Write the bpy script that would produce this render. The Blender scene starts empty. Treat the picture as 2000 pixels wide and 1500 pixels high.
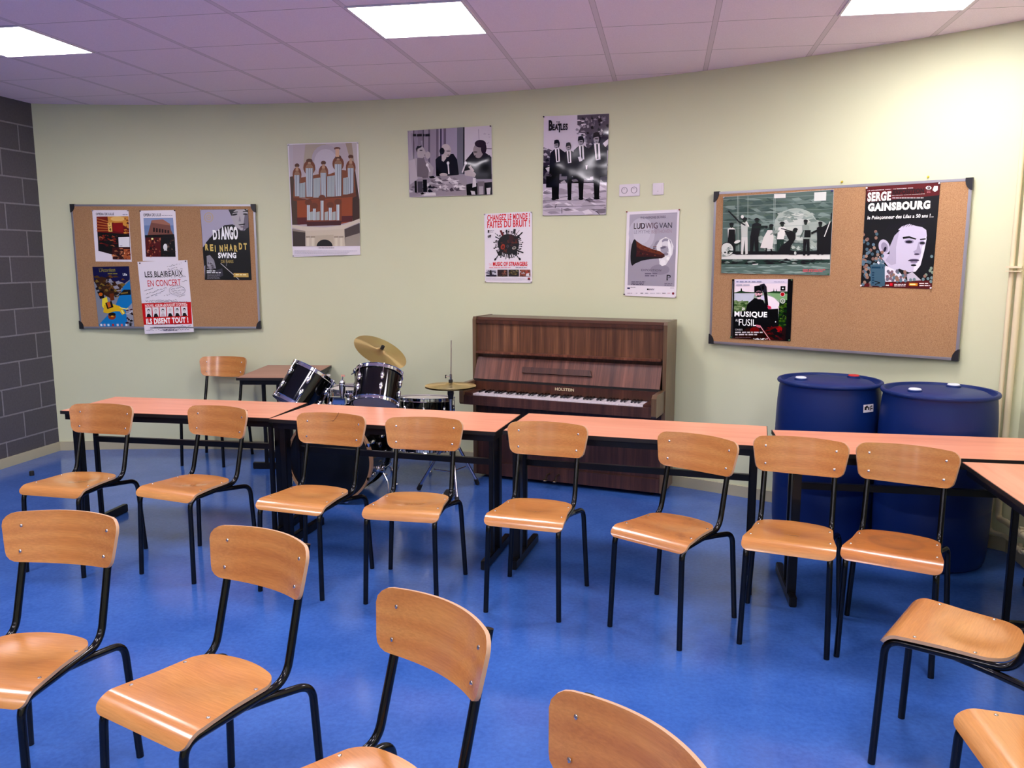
import bpy, bmesh, math, random
import numpy as np
from mathutils import Vector, Matrix

S = bpy.context.scene
COL = S.collection
random.seed(7)

# ---------------------------------------------------------------- camera
YAW, PITCH, HC, FPX = 0.181894, 0.150563, 1.607, 1621.66
cam = bpy.data.cameras.new('camera')
cam.sensor_width = 36.0
cam.lens = FPX / 2000.0 * 36.0
cam.clip_start = 0.05
cam_ob = bpy.data.objects.new('camera', cam)
COL.objects.link(cam_ob)
cam_ob.location = (0, 0, HC)
cam_ob.rotation_euler = (math.pi / 2 - PITCH, 0, YAW)
S.camera = cam_ob

# ---------------------------------------------------------------- world, exposure, lamp strength
W = bpy.data.worlds.new('world')
S.world = W
W.use_nodes = True
W.node_tree.nodes['Background'].inputs[0].default_value = (0.5, 0.5, 0.55, 1)
W.node_tree.nodes['Background'].inputs[1].default_value = 0.05
S.view_settings.view_transform = 'Standard'
S.view_settings.look = 'None'
S.view_settings.exposure = 1.66
S.view_settings.gamma = 1.0
S.view_settings.use_curve_mapping = False
LAMP_COLOR = (1.0, 0.925, 1.0)
LAMP_POWER = 10.0
CEIL = 2.821
GX, GY = -3.3837, 3.4617          # ceiling grid origin
ARC_C, ARC_R = (-2.70, -1.049), 7.465   # curved wall
XL, XR, YB = -5.0, 1.90, -4.6

# ---------------------------------------------------------------- materials
def lin(c):
    c = c / 255.0
    return c / 12.92 if c <= 0.04045 else ((c + 0.055) / 1.055) ** 2.4
def rgb(h):
    if isinstance(h, str):
        return tuple(lin(int(h[i:i + 2], 16)) for i in (0, 2, 4))
    return tuple(h)
MATS = {}
class NT:
    """tiny node helper"""
    def __init__(s, name):
        m = bpy.data.materials.new(name); m.use_nodes = True
        s.m = m; s.t = m.node_tree; s.b = s.t.nodes['Principled BSDF']
    def n(s, typ, **kw):
        nd = s.t.nodes.new(typ)
        for k, v in kw.items():
            if k.startswith('i_'):
                key = k[2:]
                key = int(key) if key.isdigit() else key.replace('_', ' ')
                nd.inputs[key].default_value = v
            else:
                setattr(nd, k, v)
        return nd
    def l(s, a, b):
        s.t.links.new(a, b)
    def math(s, op, a, b=None, c=None):
        nd = s.t.nodes.new('ShaderNodeMath'); nd.operation = op
        for i, v in enumerate((a, b, c)):
            if v is None: continue
            if isinstance(v, (int, float)): nd.inputs[i].default_value = v
            else: s.l(v, nd.inputs[i])
        return nd.outputs[0]
    def mix(s, f, a, b, blend='MIX'):
        nd = s.t.nodes.new('ShaderNodeMix'); nd.data_type = 'RGBA'; nd.blend_type = blend
        for i, v in ((0, f), (6, a), (7, b)):
            if isinstance(v, (int, float)): nd.inputs[i].default_value = v
            elif isinstance(v, tuple): nd.inputs[i].default_value = (v[0], v[1], v[2], 1)
            else: s.l(v, nd.inputs[i])
        return nd.outputs[2]
    def ramp(s, fac, stops):
        nd = s.t.nodes.new('ShaderNodeValToRGB')
        e = nd.color_ramp.elements
        while len(e) < len(stops): e.new(0.5)
        for q, (p, c) in zip(e, stops):
            q.position = p; q.color = (c[0], c[1], c[2], 1)
        s.l(fac, nd.inputs[0]); return nd.outputs[0]
    def coords(s, kind='Object', scale=(1, 1, 1), rnd=0.0):
        tc = s.n('ShaderNodeTexCoord'); mp = s.n('ShaderNodeMapping')
        mp.inputs['Scale'].default_value = scale
        s.l(tc.outputs[kind], mp.inputs[0])
        if rnd:
            oi = s.n('ShaderNodeObjectInfo')
            cx = s.n('ShaderNodeCombineXYZ')
            for i, k in enumerate((1.0, 1.7, 2.3)):
                s.l(s.math('MULTIPLY', oi.outputs['Random'], rnd * k), cx.inputs[i])
            s.l(cx.outputs[0], mp.inputs[1]); s.rand = oi.outputs['Random']
        return mp.outputs[0]
    def noise(s, vec, scale, detail=3, rough=0.5):
        nd = s.n('ShaderNodeTexNoise')
        nd.inputs['Scale'].default_value = scale; nd.inputs['Detail'].default_value = detail
        nd.inputs['Roughness'].default_value = rough
        s.l(vec, nd.inputs['Vector']); return nd.outputs[0]
    def bump(s, h, dist=0.001, strength=1.0):
        nd = s.n('ShaderNodeBump'); nd.inputs['Distance'].default_value = dist
        nd.inputs['Strength'].default_value = strength
        s.l(h, nd.inputs['Height']); s.l(nd.outputs[0], s.b.inputs['Normal'])
    def base(s, v):
        if isinstance(v, tuple): s.b.inputs['Base Color'].default_value = (v[0], v[1], v[2], 1)
        else: s.l(v, s.b.inputs['Base Color'])
    def set(s, **kw):
        for k, v in kw.items(): s.b.inputs[k.replace('_', ' ')].default_value = v

def simple(name, col, rough=0.5, metal=0.0, spec=0.5, coat=0.0):
    k = NT(name); k.base(rgb(col)); k.set(Roughness=rough, Metallic=metal)
    k.b.inputs['Specular IOR Level'].default_value = spec
    if coat:
        k.b.inputs['Coat Weight'].default_value = coat; k.b.inputs['Coat Roughness'].default_value = 0.06
    MATS[name] = k.m
    return k.m

# wall paint over woven glass cloth
k = NT('wall_paint')
v = k.coords('Object')
cl = k.mix(k.noise(v, 1.3, 4), (0.680, 0.712, 0.455), (0.725, 0.752, 0.505))
k.base(cl); k.set(Roughness=0.55)
k.b.inputs['Specular IOR Level'].default_value = 0.3
vo = k.n('ShaderNodeTexVoronoi'); vo.inputs['Scale'].default_value = 230
k.l(v, vo.inputs['Vector'])
k.bump(vo.outputs['Distance'], 0.0004, 0.3)
MATS['wall_paint'] = k.m
# concrete blocks
k = NT('grey_block')
tc = k.n('ShaderNodeTexCoord'); sx = k.n('ShaderNodeSeparateXYZ'); k.l(tc.outputs['Object'], sx.inputs[0])
cx = k.n('ShaderNodeCombineXYZ')
k.l(k.math('SUBTRACT', sx.outputs[1], 5.69 - 8.0), cx.inputs[0]); k.l(k.math('ADD', sx.outputs[2], 0.0107), cx.inputs[1])
br = k.n('ShaderNodeTexBrick'); k.l(cx.outputs[0], br.inputs['Vector'])
br.offset = 0.5; br.offset_frequency = 2; br.squash = 1.0
for nm, vv in (('Scale', 1.0), ('Mortar Size', 0.007), ('Mortar Smooth', 0.25), ('Bias', 0.0), ('Brick Width', 0.4), ('Row Height', 0.2037)):
    br.inputs[nm].default_value = vv
br.inputs['Color1'].default_value = (*rgb('4e4c51'), 1); br.inputs['Color2'].default_value = (*rgb('57545a'), 1)
br.inputs['Mortar'].default_value = (*rgb('827f85'), 1)
gr = k.noise(tc.outputs['Object'], 60, 4, 0.7)
k.base(k.mix(0.35, br.outputs[0], k.ramp(gr, [(0.3, (0.55, 0.55, 0.55)), (0.7, (1.3, 1.3, 1.3))]), 'MULTIPLY'))
k.set(Roughness=0.75)
k.bump(k.math('SUBTRACT', k.math('MULTIPLY', gr, 0.25), br.outputs['Fac']), 0.004, 0.7)
MATS['grey_block'] = k.m
# vinyl floor
k = NT('blue_vinyl')
v = k.coords('Object')
n1 = k.noise(v, 3.2, 6, 0.65); n2 = k.noise(v, 55, 3, 0.6)
c1 = k.ramp(n1, [(0.3, (0.034, 0.108, 0.395)), (0.7, (0.054, 0.152, 0.495))])
k.base(k.mix(0.25, c1, k.ramp(n2, [(0.35, (0.6, 0.6, 0.62)), (0.65, (1.35, 1.35, 1.3))]), 'MULTIPLY'))
k.l(k.math('MULTIPLY_ADD', n1, 0.14, 0.09), k.b.inputs['Roughness'])
k.b.inputs['Specular IOR Level'].default_value = 0.55
k.bump(n2, 0.0004, 0.25)
MATS['blue_vinyl'] = k.m
# suspended ceiling with bars along y and fine joints along x
k = NT('ceiling_tile')
tc = k.n('ShaderNodeTexCoord'); sx = k.n('ShaderNodeSeparateXYZ'); k.l(tc.outputs['Object'], sx.inputs[0])
def cell(o, g):
    a = k.math('DIVIDE', k.math('SUBTRACT', o, g - 60), 0.6)
    return k.math('MULTIPLY', k.math('ABSOLUTE', k.math('SUBTRACT', a, k.math('ROUND', a))), 0.6)
dx = cell(sx.outputs[0], GX); dy = cell(sx.outputs[1], GY)
bar = k.math('LESS_THAN', dx, 0.0125)
edge = k.math('MULTIPLY', k.math('LESS_THAN', dx, 0.0155), k.math('SUBTRACT', 1.0, bar))
joint = k.math('MULTIPLY', k.math('LESS_THAN', dy, 0.0028), k.math('SUBTRACT', 1.0, bar))
fl = k.noise(tc.outputs['Object'], 220, 2, 0.6)
tile = k.ramp(fl, [(0.3, (0.82, 0.70, 0.82)), (0.7, (0.92, 0.79, 0.91))])
c1 = k.mix(bar, tile, (0.72, 0.62, 0.71))
c1 = k.mix(k.math('MAXIMUM', k.math('MULTIPLY', edge, 0.55), k.math('MULTIPLY', joint, 0.75)), c1, (0.16, 0.13, 0.16))
k.base(c1); k.set(Roughness=0.85)
k.bump(fl, 0.001, 0.3)
MATS['ceiling_tile'] = k.m
# beech plywood
def beech(name, a, b, cc, stain=0.0, rough=0.27):
    k = NT(name)
    v = k.coords('Object', (1, 1, 1), 9.0)
    wv = k.n('ShaderNodeTexWave'); wv.wave_type = 'BANDS'; wv.bands_direction = 'Z'
    mp = k.n('ShaderNodeMapping'); mp.inputs['Scale'].default_value = (0.55, 3.0, 3.4); k.l(v, mp.inputs[0])
    k.l(mp.outputs[0], wv.inputs['Vector'])
    for nm, vv in (('Scale', 1.6), ('Distortion', 7.0), ('Detail', 3.0), ('Detail Scale', 0.9)): wv.inputs[nm].default_value = vv
    mp2 = k.n('ShaderNodeMapping'); mp2.inputs['Scale'].default_value = (14, 220, 220); k.l(v, mp2.inputs[0])
    fine = k.noise(mp2.outputs[0], 1.0, 3, 0.6)
    c1 = k.ramp(k.math('MULTIPLY_ADD', k.noise(mp.outputs[0], 1.6, 4, 0.6), 0.72, k.math('MULTIPLY', wv.outputs['Fac'], 0.28)), [(0.2, rgb(a)), (0.5, rgb(b)), (0.8, rgb(cc))])
    c1 = k.mix(0.32, c1, k.ramp(fine, [(0.3, (0.62, 0.55, 0.5)), (0.7, (1.25, 1.25, 1.25))]), 'MULTIPLY')
    tone = k.ramp(k.rand, [(0.0, (0.90, 0.89, 0.88)), (1.0, (1.06, 1.04, 1.02))])
    c1 = k.mix(1.0, c1, tone, 'MULTIPLY')
    if stain:
        st = k.noise(v, 9, 6, 0.75)
        if stain > .5:                               # worn ring left by years of use
            tc2 = k.n('ShaderNodeTexCoord'); m2 = k.n('ShaderNodeMapping'); m2.inputs['Location'].default_value = (0, -.22, 0); m2.inputs['Scale'].default_value = (8.6, 9.5, 0)
            k.l(tc2.outputs['Object'], m2.inputs[0]); l2 = k.n('ShaderNodeVectorMath'); l2.operation = 'LENGTH'; k.l(m2.outputs[0], l2.inputs[0])
            rg = k.ramp(l2.outputs['Value'], [(0.55, (.12, .12, .12)), (0.86, (.5, .5, .5)), (0.99, (0, 0, 0))])
            c1 = k.mix(k.math('MULTIPLY', rg, k.math('MULTIPLY_ADD', st, 1.4, -.1)), c1, rgb('6a4028'))
        c1 = k.mix(k.math('MULTIPLY', k.ramp(st, [(0.52, (0, 0, 0)), (0.72, (1, 1, 1))]), stain), c1, rgb('6e4a33'))
    k.base(c1); k.set(Roughness=rough)
    k.b.inputs['Specular IOR Level'].default_value = 0.5
    k.b.inputs['Coat Weight'].default_value = 0.6; k.b.inputs['Coat Roughness'].default_value = 0.13
    k.bump(fine, 0.0003, 0.15)
    MATS[name] = k.m
beech('beech', 'bd7a40', 'cf8e4d', 'd99d5a')
beech('beech_back', 'b8763c', 'c88646', 'd19450')
beech('beech_worn', 'a8632c', 'bb7434', 'c58040', 0.55, 0.33)
beech('beech_scuffed', 'bb763f', 'cc884b', 'd59657', 0.45)
simple('ply_edge', 'c9a27e', 0.6)
# laminate of the tables
def laminate(name, a, b, cc, rough=0.3):
    k = NT(name)
    v = k.coords('Object', (1.2, 16, 16), 5.0)
    f1 = k.noise(v, 1.0, 5, 0.65)
    v2 = k.coords('Object', (5, 120, 120))
    f2 = k.noise(v2, 1.0, 2, 0.5)
    c1 = k.ramp(f1, [(0.28, rgb(a)), (0.5, rgb(b)), (0.72, rgb(cc))])
    c1 = k.mix(0.2, c1, k.ramp(f2, [(0.3, (0.75, 0.68, 0.66)), (0.7, (1.15, 1.15, 1.15))]), 'MULTIPLY')
    k.base(c1); k.set(Roughness=rough); MATS[name] = k.m
laminate('salmon_laminate', 'd98b68', 'e59b79', 'eca887')
laminate('dull_laminate', 'a06e5c', 'b07e6a', 'b88a76', 0.4)
# rosewood veneer of the piano (stripes run up the panel)
def veneer(name, a, b, cc, rough=0.33, sc=(26, 1.5, 1.0)):
    k = NT(name)
    v = k.coords('Object', sc)
    f1 = k.noise(v, 1.0, 5, 0.6)
    v2 = k.coords('Object', (180, 8, 5)); f2 = k.noise(v2, 1.0, 2, 0.5)
    v3 = k.coords('Object', (5, 0.4, 0.15)); f3 = k.noise(v3, 1.0, 2, 0.5)
    c1 = k.ramp(f1, [(0.30, rgb(a)), (0.5, rgb(b)), (0.70, rgb(cc))])
    c1 = k.mix(0.5, c1, k.ramp(f2, [(0.3, (0.55, 0.5, 0.5)), (0.7, (1.3, 1.3, 1.3))]), 'MULTIPLY')
    c1 = k.mix(0.7, c1, k.ramp(f3, [(0.35, (0.6, 0.56, 0.55)), (0.62, (1.3, 1.3, 1.3))]), 'MULTIPLY')
    k.base(c1); k.set(Roughness=rough); MATS[name] = k.m
veneer('rosewood', '452a1c', '63402b', '855a3c')
veneer('rosewood_dark', '35201b', '4b2e26', '5f3c31', 0.35)
veneer('rosewood_red', '482619', '653a28', '865540', 0.3)
veneer('mahogany', '3a2016', '4a2a1d', '5a3424', 0.3)
veneer('side_veneer', '5f4a35', '6d553d', '7a6046', 0.3, (1.5, 26, 1.0))  # lighter brown: the wall's reflection on the piano sides is put into the colour
simple('mahogany_top', '5a3a2e', 0.3)
# cork
k = NT('cork')
v = k.coords('Object')
n1 = k.noise(v, 240, 3, 0.65); n2 = k.noise(v, 3, 3)
c1 = k.ramp(n1, [(0.28, rgb('8a6440')), (0.43, rgb('aa8057')), (0.60, rgb('b68d63')), (0.76, rgb('c9a67e'))])
k.base(k.mix(0.3, c1, k.ramp(n2, [(0.3, (0.85, 0.83, 0.8)), (0.7, (1.1, 1.1, 1.1))]), 'MULTIPLY'))
k.set(Roughness=0.9); k.bump(n1, 0.001, 0.5); MATS['cork'] = k.m
simple('black_steel', '050506', 0.16, 0.0, 0.4)
simple('black_table_steel', '080709', 0.34, 0.0, 0.35)
simple('black_rubber', '111113', 0.7)
simple('black_plastic', '1b1b1f', 0.45)
simple('black_edge', '17130f', 0.5)
simple('screw_steel', 'd8cfc6', 0.25, 1.0)
simple('chrome', 'dcdce2', 0.07, 1.0)
simple('steel_tube', 'b9bac6', 0.22, 1.0)
simple('alu', 'b4b2b6', 0.38, 0.9)
simple('black_lacquer', '040405', 0.07, 0.0, 0.4, 0.3)
simple('drum_head_clear', 'd2bcb0', 0.5)
simple('drum_head_dark', '07080c', 0.3)
simple('drum_head_violet', '8d82a0', 0.4)
simple('drum_head_white', 'd8d2c8', 0.5)
simple('hoop_wood', 'b48a66', 0.4)
k = NT('brass_cymbal')
k.base(rgb('d3b980')); k.set(Roughness=0.36, Metallic=1.0)
k.b.inputs['Anisotropic'].default_value = 0.9
tg = k.n('ShaderNodeTangent'); tg.direction_type = 'RADIAL'; tg.axis = 'Z'; k.l(tg.outputs[0], k.b.inputs['Tangent'])
v = k.coords('Object'); ln = k.n('ShaderNodeVectorMath'); ln.operation = 'LENGTH'; k.l(v, ln.inputs[0])
k.bump(k.math('SINE', k.math('MULTIPLY', ln.outputs['Value'], 1500.0)), 0.0002, 0.15)
MATS['brass_cymbal'] = k.m
k = NT('blue_plastic')
v = k.coords('Object')
k.base(k.mix(k.noise(v, 7, 4), (0.002, 0.016, 0.112), (0.003, 0.022, 0.142))); k.set(Roughness=0.42); k.b.inputs['Specular IOR Level'].default_value = 0.32
MATS['blue_plastic'] = k.m
simple('white_plastic', 'e6dfe4', 0.35)
simple('well_grey', '8e888e', 0.4)
simple('white_cap', 'dfe6f0', 0.4)
simple('red_cap', 'c0282a', 0.4)
simple('ivory_key', 'e8dfe2', 0.22)
simple('ebony_key', '0c0b0c', 0.25)
simple('gold_letter', 'e8d9ae', 0.35)
simple('brass_pedal', '8a7a66', 0.3, 1.0)
simple('pipe_paint', 'e6dab4', 0.4)
simple('base_paint', 'b9b394', 0.45)
simple('frame_white', 'e0d8e0', 0.5)
simple('yellow_plastic', 'd8c23a', 0.5)
simple('pin_dark', '3a2a33', 0.4)
simple('pin_red', '8a3434', 0.4)
simple('pin_green', '3f6b45', 0.4)
simple('pin_violet', '3a3070', 0.4)
simple('pin_steel', 'b8b2b0', 0.3, 0.8)
simple('paper', 'f0eaee', 0.45)
simple('paper_edge_black', '141214', 0.4)
k = NT('diffuser'); k.base((0.9, 0.9, 0.9))
k.b.inputs['Emission Color'].default_value = (*LAMP_COLOR, 1); k.b.inputs['Emission Strength'].default_value = LAMP_POWER
MATS['diffuser'] = k.m
def ink(name, rough, wav=0.0):
    k = NT(name); at = k.n('ShaderNodeAttribute'); at.attribute_name = 'ink'
    hs = k.n('ShaderNodeBrightContrast'); hs.inputs['Bright'].default_value = 0.01; hs.inputs['Contrast'].default_value = 0.12; k.l(k.mix(1.0, at.outputs['Color'], (1.34, 1.46, 1.30) if rough < .2 else (1.18, 1.28, 1.14), 'MULTIPLY'), hs.inputs[0])
    k.l(hs.outputs[0], k.b.inputs['Base Color']); k.set(Roughness=rough)
    if wav:
        v = k.coords('Object', (1, 1, 1)); k.bump(k.noise(v, 3.6, 1, 0.4), wav, 0.6)
    MATS[name] = k.m
ink('ink_matt', 0.5); ink('ink_satin', 0.3, 0.006); ink('ink_gloss', 0.09, 0.022)

# ---------------------------------------------------------------- mesh builder
class MB:
    def __init__(s): s.b = bmesh.new(); s.smooth = False
    def box(s, c, d, M=None, bev=0.0):
        r = bmesh.ops.create_cube(s.b, size=1.0)
        for vv in r['verts']:
            vv.co = Vector((vv.co.x * d[0], vv.co.y * d[1], vv.co.z * d[2]))
        if bev:
            eds = list({e for vv in r['verts'] for e in vv.link_edges})
            q = bmesh.ops.bevel(s.b, geom=eds, offset=bev, segments=2, affect='EDGES')
            vs = {vv for f in q['faces'] for vv in f.verts} | {vv for vv in r['verts'] if vv.is_valid}
        else: vs = r['verts']
        for vv in vs:
            vv.co = vv.co + Vector(c)
            if M is not None: vv.co = M @ vv.co
        return s
    def tube(s, pts, r, n=12, cap=True, r2=None):
        pts = [Vector(p) for p in pts]
        m = len(pts); T = []
        for i in range(m):
            a = pts[max(i - 1, 0)]; c = pts[min(i + 1, m - 1)]
            T.append((c - a).normalized())
        up = Vector((0, 0, 1)) if abs(T[0].z) < 0.9 else Vector((1, 0, 0))
        N = (up - T[0] * up.dot(T[0])).normalized()
        rings = []
        for i in range(m):
            N = (N - T[i] * N.dot(T[i])).normalized(); B = T[i].cross(N)
            rr = r if r2 is None else r + (r2 - r) * i / (m - 1)
            rings.append([s.b.verts.new(pts[i] + (N * math.cos(a) + B * math.sin(a)) * rr)
                          for a in (2 * math.pi * j / n for j in range(n))])
        for i in range(m - 1):
            for j in range(n):
                s.b.faces.new((rings[i][j], rings[i][(j + 1) % n], rings[i + 1][(j + 1) % n], rings[i + 1][j]))
        if cap:
            s.b.faces.new(rings[0][::-1]); s.b.faces.new(rings[-1])
        s.smooth = True
        return s
    def lathe(s, prof, n=48, M=None, closed=False):
        rings = []
        for (r, z) in prof:
            if r < 1e-6:
                rings.append([s.b.verts.new((0, 0, z))])
            else:
                rings.append([s.b.verts.new((r * math.cos(2 * math.pi * j / n), r * math.sin(2 * math.pi * j / n), z)) for j in range(n)])
        prs = list(zip(rings, rings[1:])) + ([(rings[-1], rings[0])] if closed else [])
        for A, B in prs:
            for j in range(n):
                j2 = (j + 1) % n
                if len(A) == 1 and len(B) == 1: continue
                if len(A) == 1: s.b.faces.new((A[0], B[j2], B[j]))
                elif len(B) == 1: s.b.faces.new((A[j], A[j2], B[0]))
                else: s.b.faces.new((A[j], A[j2], B[j2], B[j]))
        if M is not None:
            for R_ in rings:
                for vv in R_: vv.co = M @ vv.co
        s.smooth = True
        return s
    def prism(s, poly, axis, a, c, M=None):
        """extrude a 2D outline along an axis (0,1,2) from a to c"""
        def P(p, t):
            q = list(p); q.insert(axis, t); return Vector(q)
        A = [s.b.verts.new(P(p, a)) for p in poly]; B = [s.b.verts.new(P(p, c)) for p in poly]
        s.b.faces.new(A[::-1]); s.b.faces.new(B)
        for i in range(len(poly)):
            j = (i + 1) % len(poly); s.b.faces.new((A[i], A[j], B[j], B[i]))
        if M is not None:
            for vv in A + B: vv.co = M @ vv.co
        return s
    def ball(s, c, r, sc=(1, 1, 1), seg=10):
        q = bmesh.ops.create_uvsphere(s.b, u_segments=seg, v_segments=max(6, seg // 2), radius=r)
        for vv in q['verts']: vv.co = Vector((vv.co.x * sc[0], vv.co.y * sc[1], vv.co.z * sc[2])) + Vector(c)
        s.smooth = True
        return s
    def build(s, name, mat, parent=None, M=None, angle=35):
        if M is not None: bmesh.ops.transform(s.b, matrix=M, verts=s.b.verts)
        bmesh.ops.recalc_face_normals(s.b, faces=s.b.faces)
        me = bpy.data.meshes.new(name); s.b.to_mesh(me); s.b.free()
        me.materials.append(MATS[mat] if isinstance(mat, str) else mat)
        if s.smooth:
            for p in me.polygons: p.use_smooth = True
            me.set_sharp_from_angle(angle=math.radians(angle))
        o = bpy.data.objects.new(name, me); COL.objects.link(o)
        if parent is not None: o.parent = parent
        return o
def empty(name, loc=(0, 0, 0), rz=0.0, M=None):
    o = bpy.data.objects.new(name, None); COL.objects.link(o)
    o.empty_display_size = 0.1
    if M is not None: o.matrix_world = M
    else: o.location = loc; o.rotation_euler = (0, 0, rz)
    return o
def tag(o, label, cat, group=None, kind=None):
    if label: o['label'] = label
    if cat: o['category'] = cat
    if group: o['group'] = group
    if kind: o['kind'] = kind
    return o
def struct(o):
    o['kind'] = 'structure'; return o
def copy_tree(o, parent=None):
    c = o.copy(); COL.objects.link(c)
    if parent is not None: c.parent = parent
    for ch in list(o.children): copy_tree(ch, c)
    return c
def fillet(pts, rad, n=6):
    """round the inner corners of a polyline"""
    P = [Vector(p) for p in pts]; out = [P[0]]
    for i in range(1, len(P) - 1):
        a, b, c = P[i - 1], P[i], P[i + 1]; r = rad[i - 1] if isinstance(rad, (list, tuple)) else rad
        u = (a - b).normalized(); w = (c - b).normalized()
        th = u.angle(w); d = min(r / math.tan(th / 2), 0.48 * (a - b).length, 0.48 * (c - b).length)
        p0 = b + u * d; p1 = b + w * d
        for j in range(n + 1):
            t = j / n; out.append(p0 * (1 - t) ** 2 + b * 2 * t * (1 - t) + p1 * t * t)
    out.append(P[-1]); return out
def axis_matrix(o, z, xhint=(1, 0, 0)):
    z = Vector(z).normalized(); x = Vector(xhint); x = (x - z * x.dot(z)).normalized(); y = z.cross(x)
    m = Matrix((x, y, z)).transposed().to_4x4(); m.translation = Vector(o); return m
def text_mesh(txt, bold=0.0, shear=0.0):
    cu = bpy.data.curves.new('lettering', 'FONT'); cu.body = txt; cu.size = 1.0; cu.offset = bold; cu.shear = shear
    cu.resolution_u = 3; cu.space_character = 1.0 + 2.2 * max(bold, 0)
    ob = bpy.data.objects.new('lettering', cu); COL.objects.link(ob)
    dg = bpy.context.evaluated_depsgraph_get()
    me = bpy.data.meshes.new_from_object(ob.evaluated_get(dg))
    vs = [(v.co.x, v.co.y) for v in me.vertices]; fs = [tuple(p.vertices) for p in me.polygons]
    bpy.data.objects.remove(ob); bpy.data.curves.remove(cu); bpy.data.meshes.remove(me)
    return vs, fs
# ================================================================ the room
def arc_y(x, r=ARC_R): return ARC_C[1] + math.sqrt(r * r - (x - ARC_C[0]) ** 2)
def arc_strip(r0, r1, z0, z1, n=90):
    b = MB(); t0 = math.acos((XL - ARC_C[0]) / ARC_R); t1 = math.acos((XR - ARC_C[0]) / ARC_R)
    pr = []
    for i in range(n + 1):
        t = t0 + (t1 - t0) * i / n; cs, sn = math.cos(t), math.sin(t)
        pr.append([b.b.verts.new((ARC_C[0] + r * cs, ARC_C[1] + r * sn, z)) for r, z in ((r0, z0), (r0, z1), (r1, z1), (r1, z0))])
    for A, B in zip(pr, pr[1:]):
        for j in range(4): b.b.faces.new((A[j], A[(j + 1) % 4], B[(j + 1) % 4], B[j]))
    b.b.faces.new(pr[0]); b.b.faces.new(pr[-1][::-1]); b.smooth = True
    return b
struct(MB().box(((XL + XR) / 2, 1.1, -0.05), (XR - XL + 0.4, 11.8, 0.1)).build('floor', 'blue_vinyl'))
struct(MB().box(((XL + XR) / 2, 1.1, CEIL + 0.05), (XR - XL + 0.4, 11.8, 0.1)).build('ceiling', 'ceiling_tile'))
struct(arc_strip(ARC_R, ARC_R + 0.15, 0, CEIL).build('wall_back', 'wall_paint'))
yl, yr = arc_y(XL), arc_y(XR)
struct(MB().box((XL - 0.1, (YB + yl) / 2 + 0.05, CEIL / 2), (0.2, yl - YB + 0.1, CEIL)).build('wall_left', 'grey_block'))
struct(MB().box((XR + 0.1, (YB + yr) / 2 + 0.05, CEIL / 2), (0.2, yr - YB + 0.1, CEIL)).build('wall_right', 'wall_paint'))
struct(MB().box(((XL + XR) / 2, YB - 0.1, CEIL / 2), (XR - XL, 0.2, CEIL)).build('wall_rear', 'wall_paint'))
struct(arc_strip(ARC_R - 0.014, ARC_R, 0, 0.075).build('baseboard_back', 'base_paint'))
struct(MB().box((XL + 0.007, (YB + yl) / 2, 0.0375), (0.014, yl - YB, 0.075)).build('baseboard_left', 'base_paint'))
struct(MB().box((XR - 0.007, (YB + yr) / 2, 0.0375), (0.014, yr - YB, 0.075)).build('baseboard_right', 'base_paint'))
struct(MB().box(((XL + XR) / 2, YB + 0.007, 0.0375), (XR - XL - 0.03, 0.014, 0.075)).build('baseboard_rear', 'base_paint'))

# ceiling lights: one panel every fourth tile
def ceiling_light(i, j, label):
    x, y = GX + (i + 0.5) * 0.6, GY + (j + 0.5) * 0.6
    t = empty('ceiling_light', (x, y, CEIL))
    f = MB()
    for sx_, sy_, dx_, dy_ in ((0, .291, .594, .012), (0, -.291, .594, .012), (.291, 0, .012, .57), (-.291, 0, .012, .57)):
        f.box((sx_, sy_, -0.003), (dx_, dy_, 0.006))
    f.build('frame', 'frame_white', t)
    MB().box((0, 0, -0.002), (.57, .57, 0.003)).build('diffuser', 'diffuser', t)
    tag(t, label, 'ceiling light', 'square light panels in the ceiling')
ceiling_light(3, 1, 'square lit ceiling panel above the drum kit, middle of the front three')
ceiling_light(-1, 1, 'square lit ceiling panel at the top left, nearest the grey block wall')
ceiling_light(7, 1, 'square lit ceiling panel at the top right, above the larger right cork board')
rows = {-3: 'over the foreground chairs', -7: 'just behind the camera position', -11: 'at the rear of the room'}
cols = {-1: 'left', 3: 'middle', 7: 'right'}
for j in rows:
    for i in cols:
        ceiling_light(i, j, 'square ceiling panel %s, %s one of its row' % (rows[j], cols[i]))

# ================================================================ chairs
def seat_mesh():
    L0 = 0.168 + 0.138; R = 0.062; am = math.radians(70); Lt = L0 + R * am     # flat part, then the rolled front edge
    def at(s_):
        if s_ <= L0: return 0.168 - s_, 0.454
        a = (s_ - L0) / R; return -0.138 - R * math.sin(a), 0.454 - R * (1 - math.cos(a))
    def corner(u, k, r):
        d = max(0.0, (abs(u) - (1 - k)) / k); return r * (1 - math.sqrt(max(0.0, 1 - d * d)))
    b = bmesh.new(); nu = 28; us = [math.sin(math.pi / 2 * (-1 + 2 * j / nu)) for j in range(nu + 1)]
    rowsv = []; n1, n2 = 22, 12
    for i in range(n1 + n2 + 1):
        rr = []
        for u in us:
            s0 = 0.040 * u * u + corner(u, .30, .042); s1 = Lt - corner(u, .17, .028)
            s_ = s0 + (L0 - s0) * i / n1 if i <= n1 else L0 + (s1 - L0) * (i - n1) / n2
            y, z = at(s_); w = np.interp(s_, [0, .07, .19, L0, Lt], [.156, .159, .166, .184, .184]); x = u * w
            q = (x / .14) ** 2 + ((y - .03) / .125) ** 2
            d = -0.009 * (1 - q) ** 2 if q < 1 else 0.0
            rr.append(b.verts.new((x, y, z + d - (0.005 * (y + .10) / .27 if y > -.10 else 0))))
        rowsv.append(rr)
    for A, B in zip(rowsv, rowsv[1:]):
        for j in range(nu): b.faces.new((A[j], A[j + 1], B[j + 1], B[j]))
    return finish_sheet(b, 'seat', 0.011, Vector((0, 0, 1)))
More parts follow.
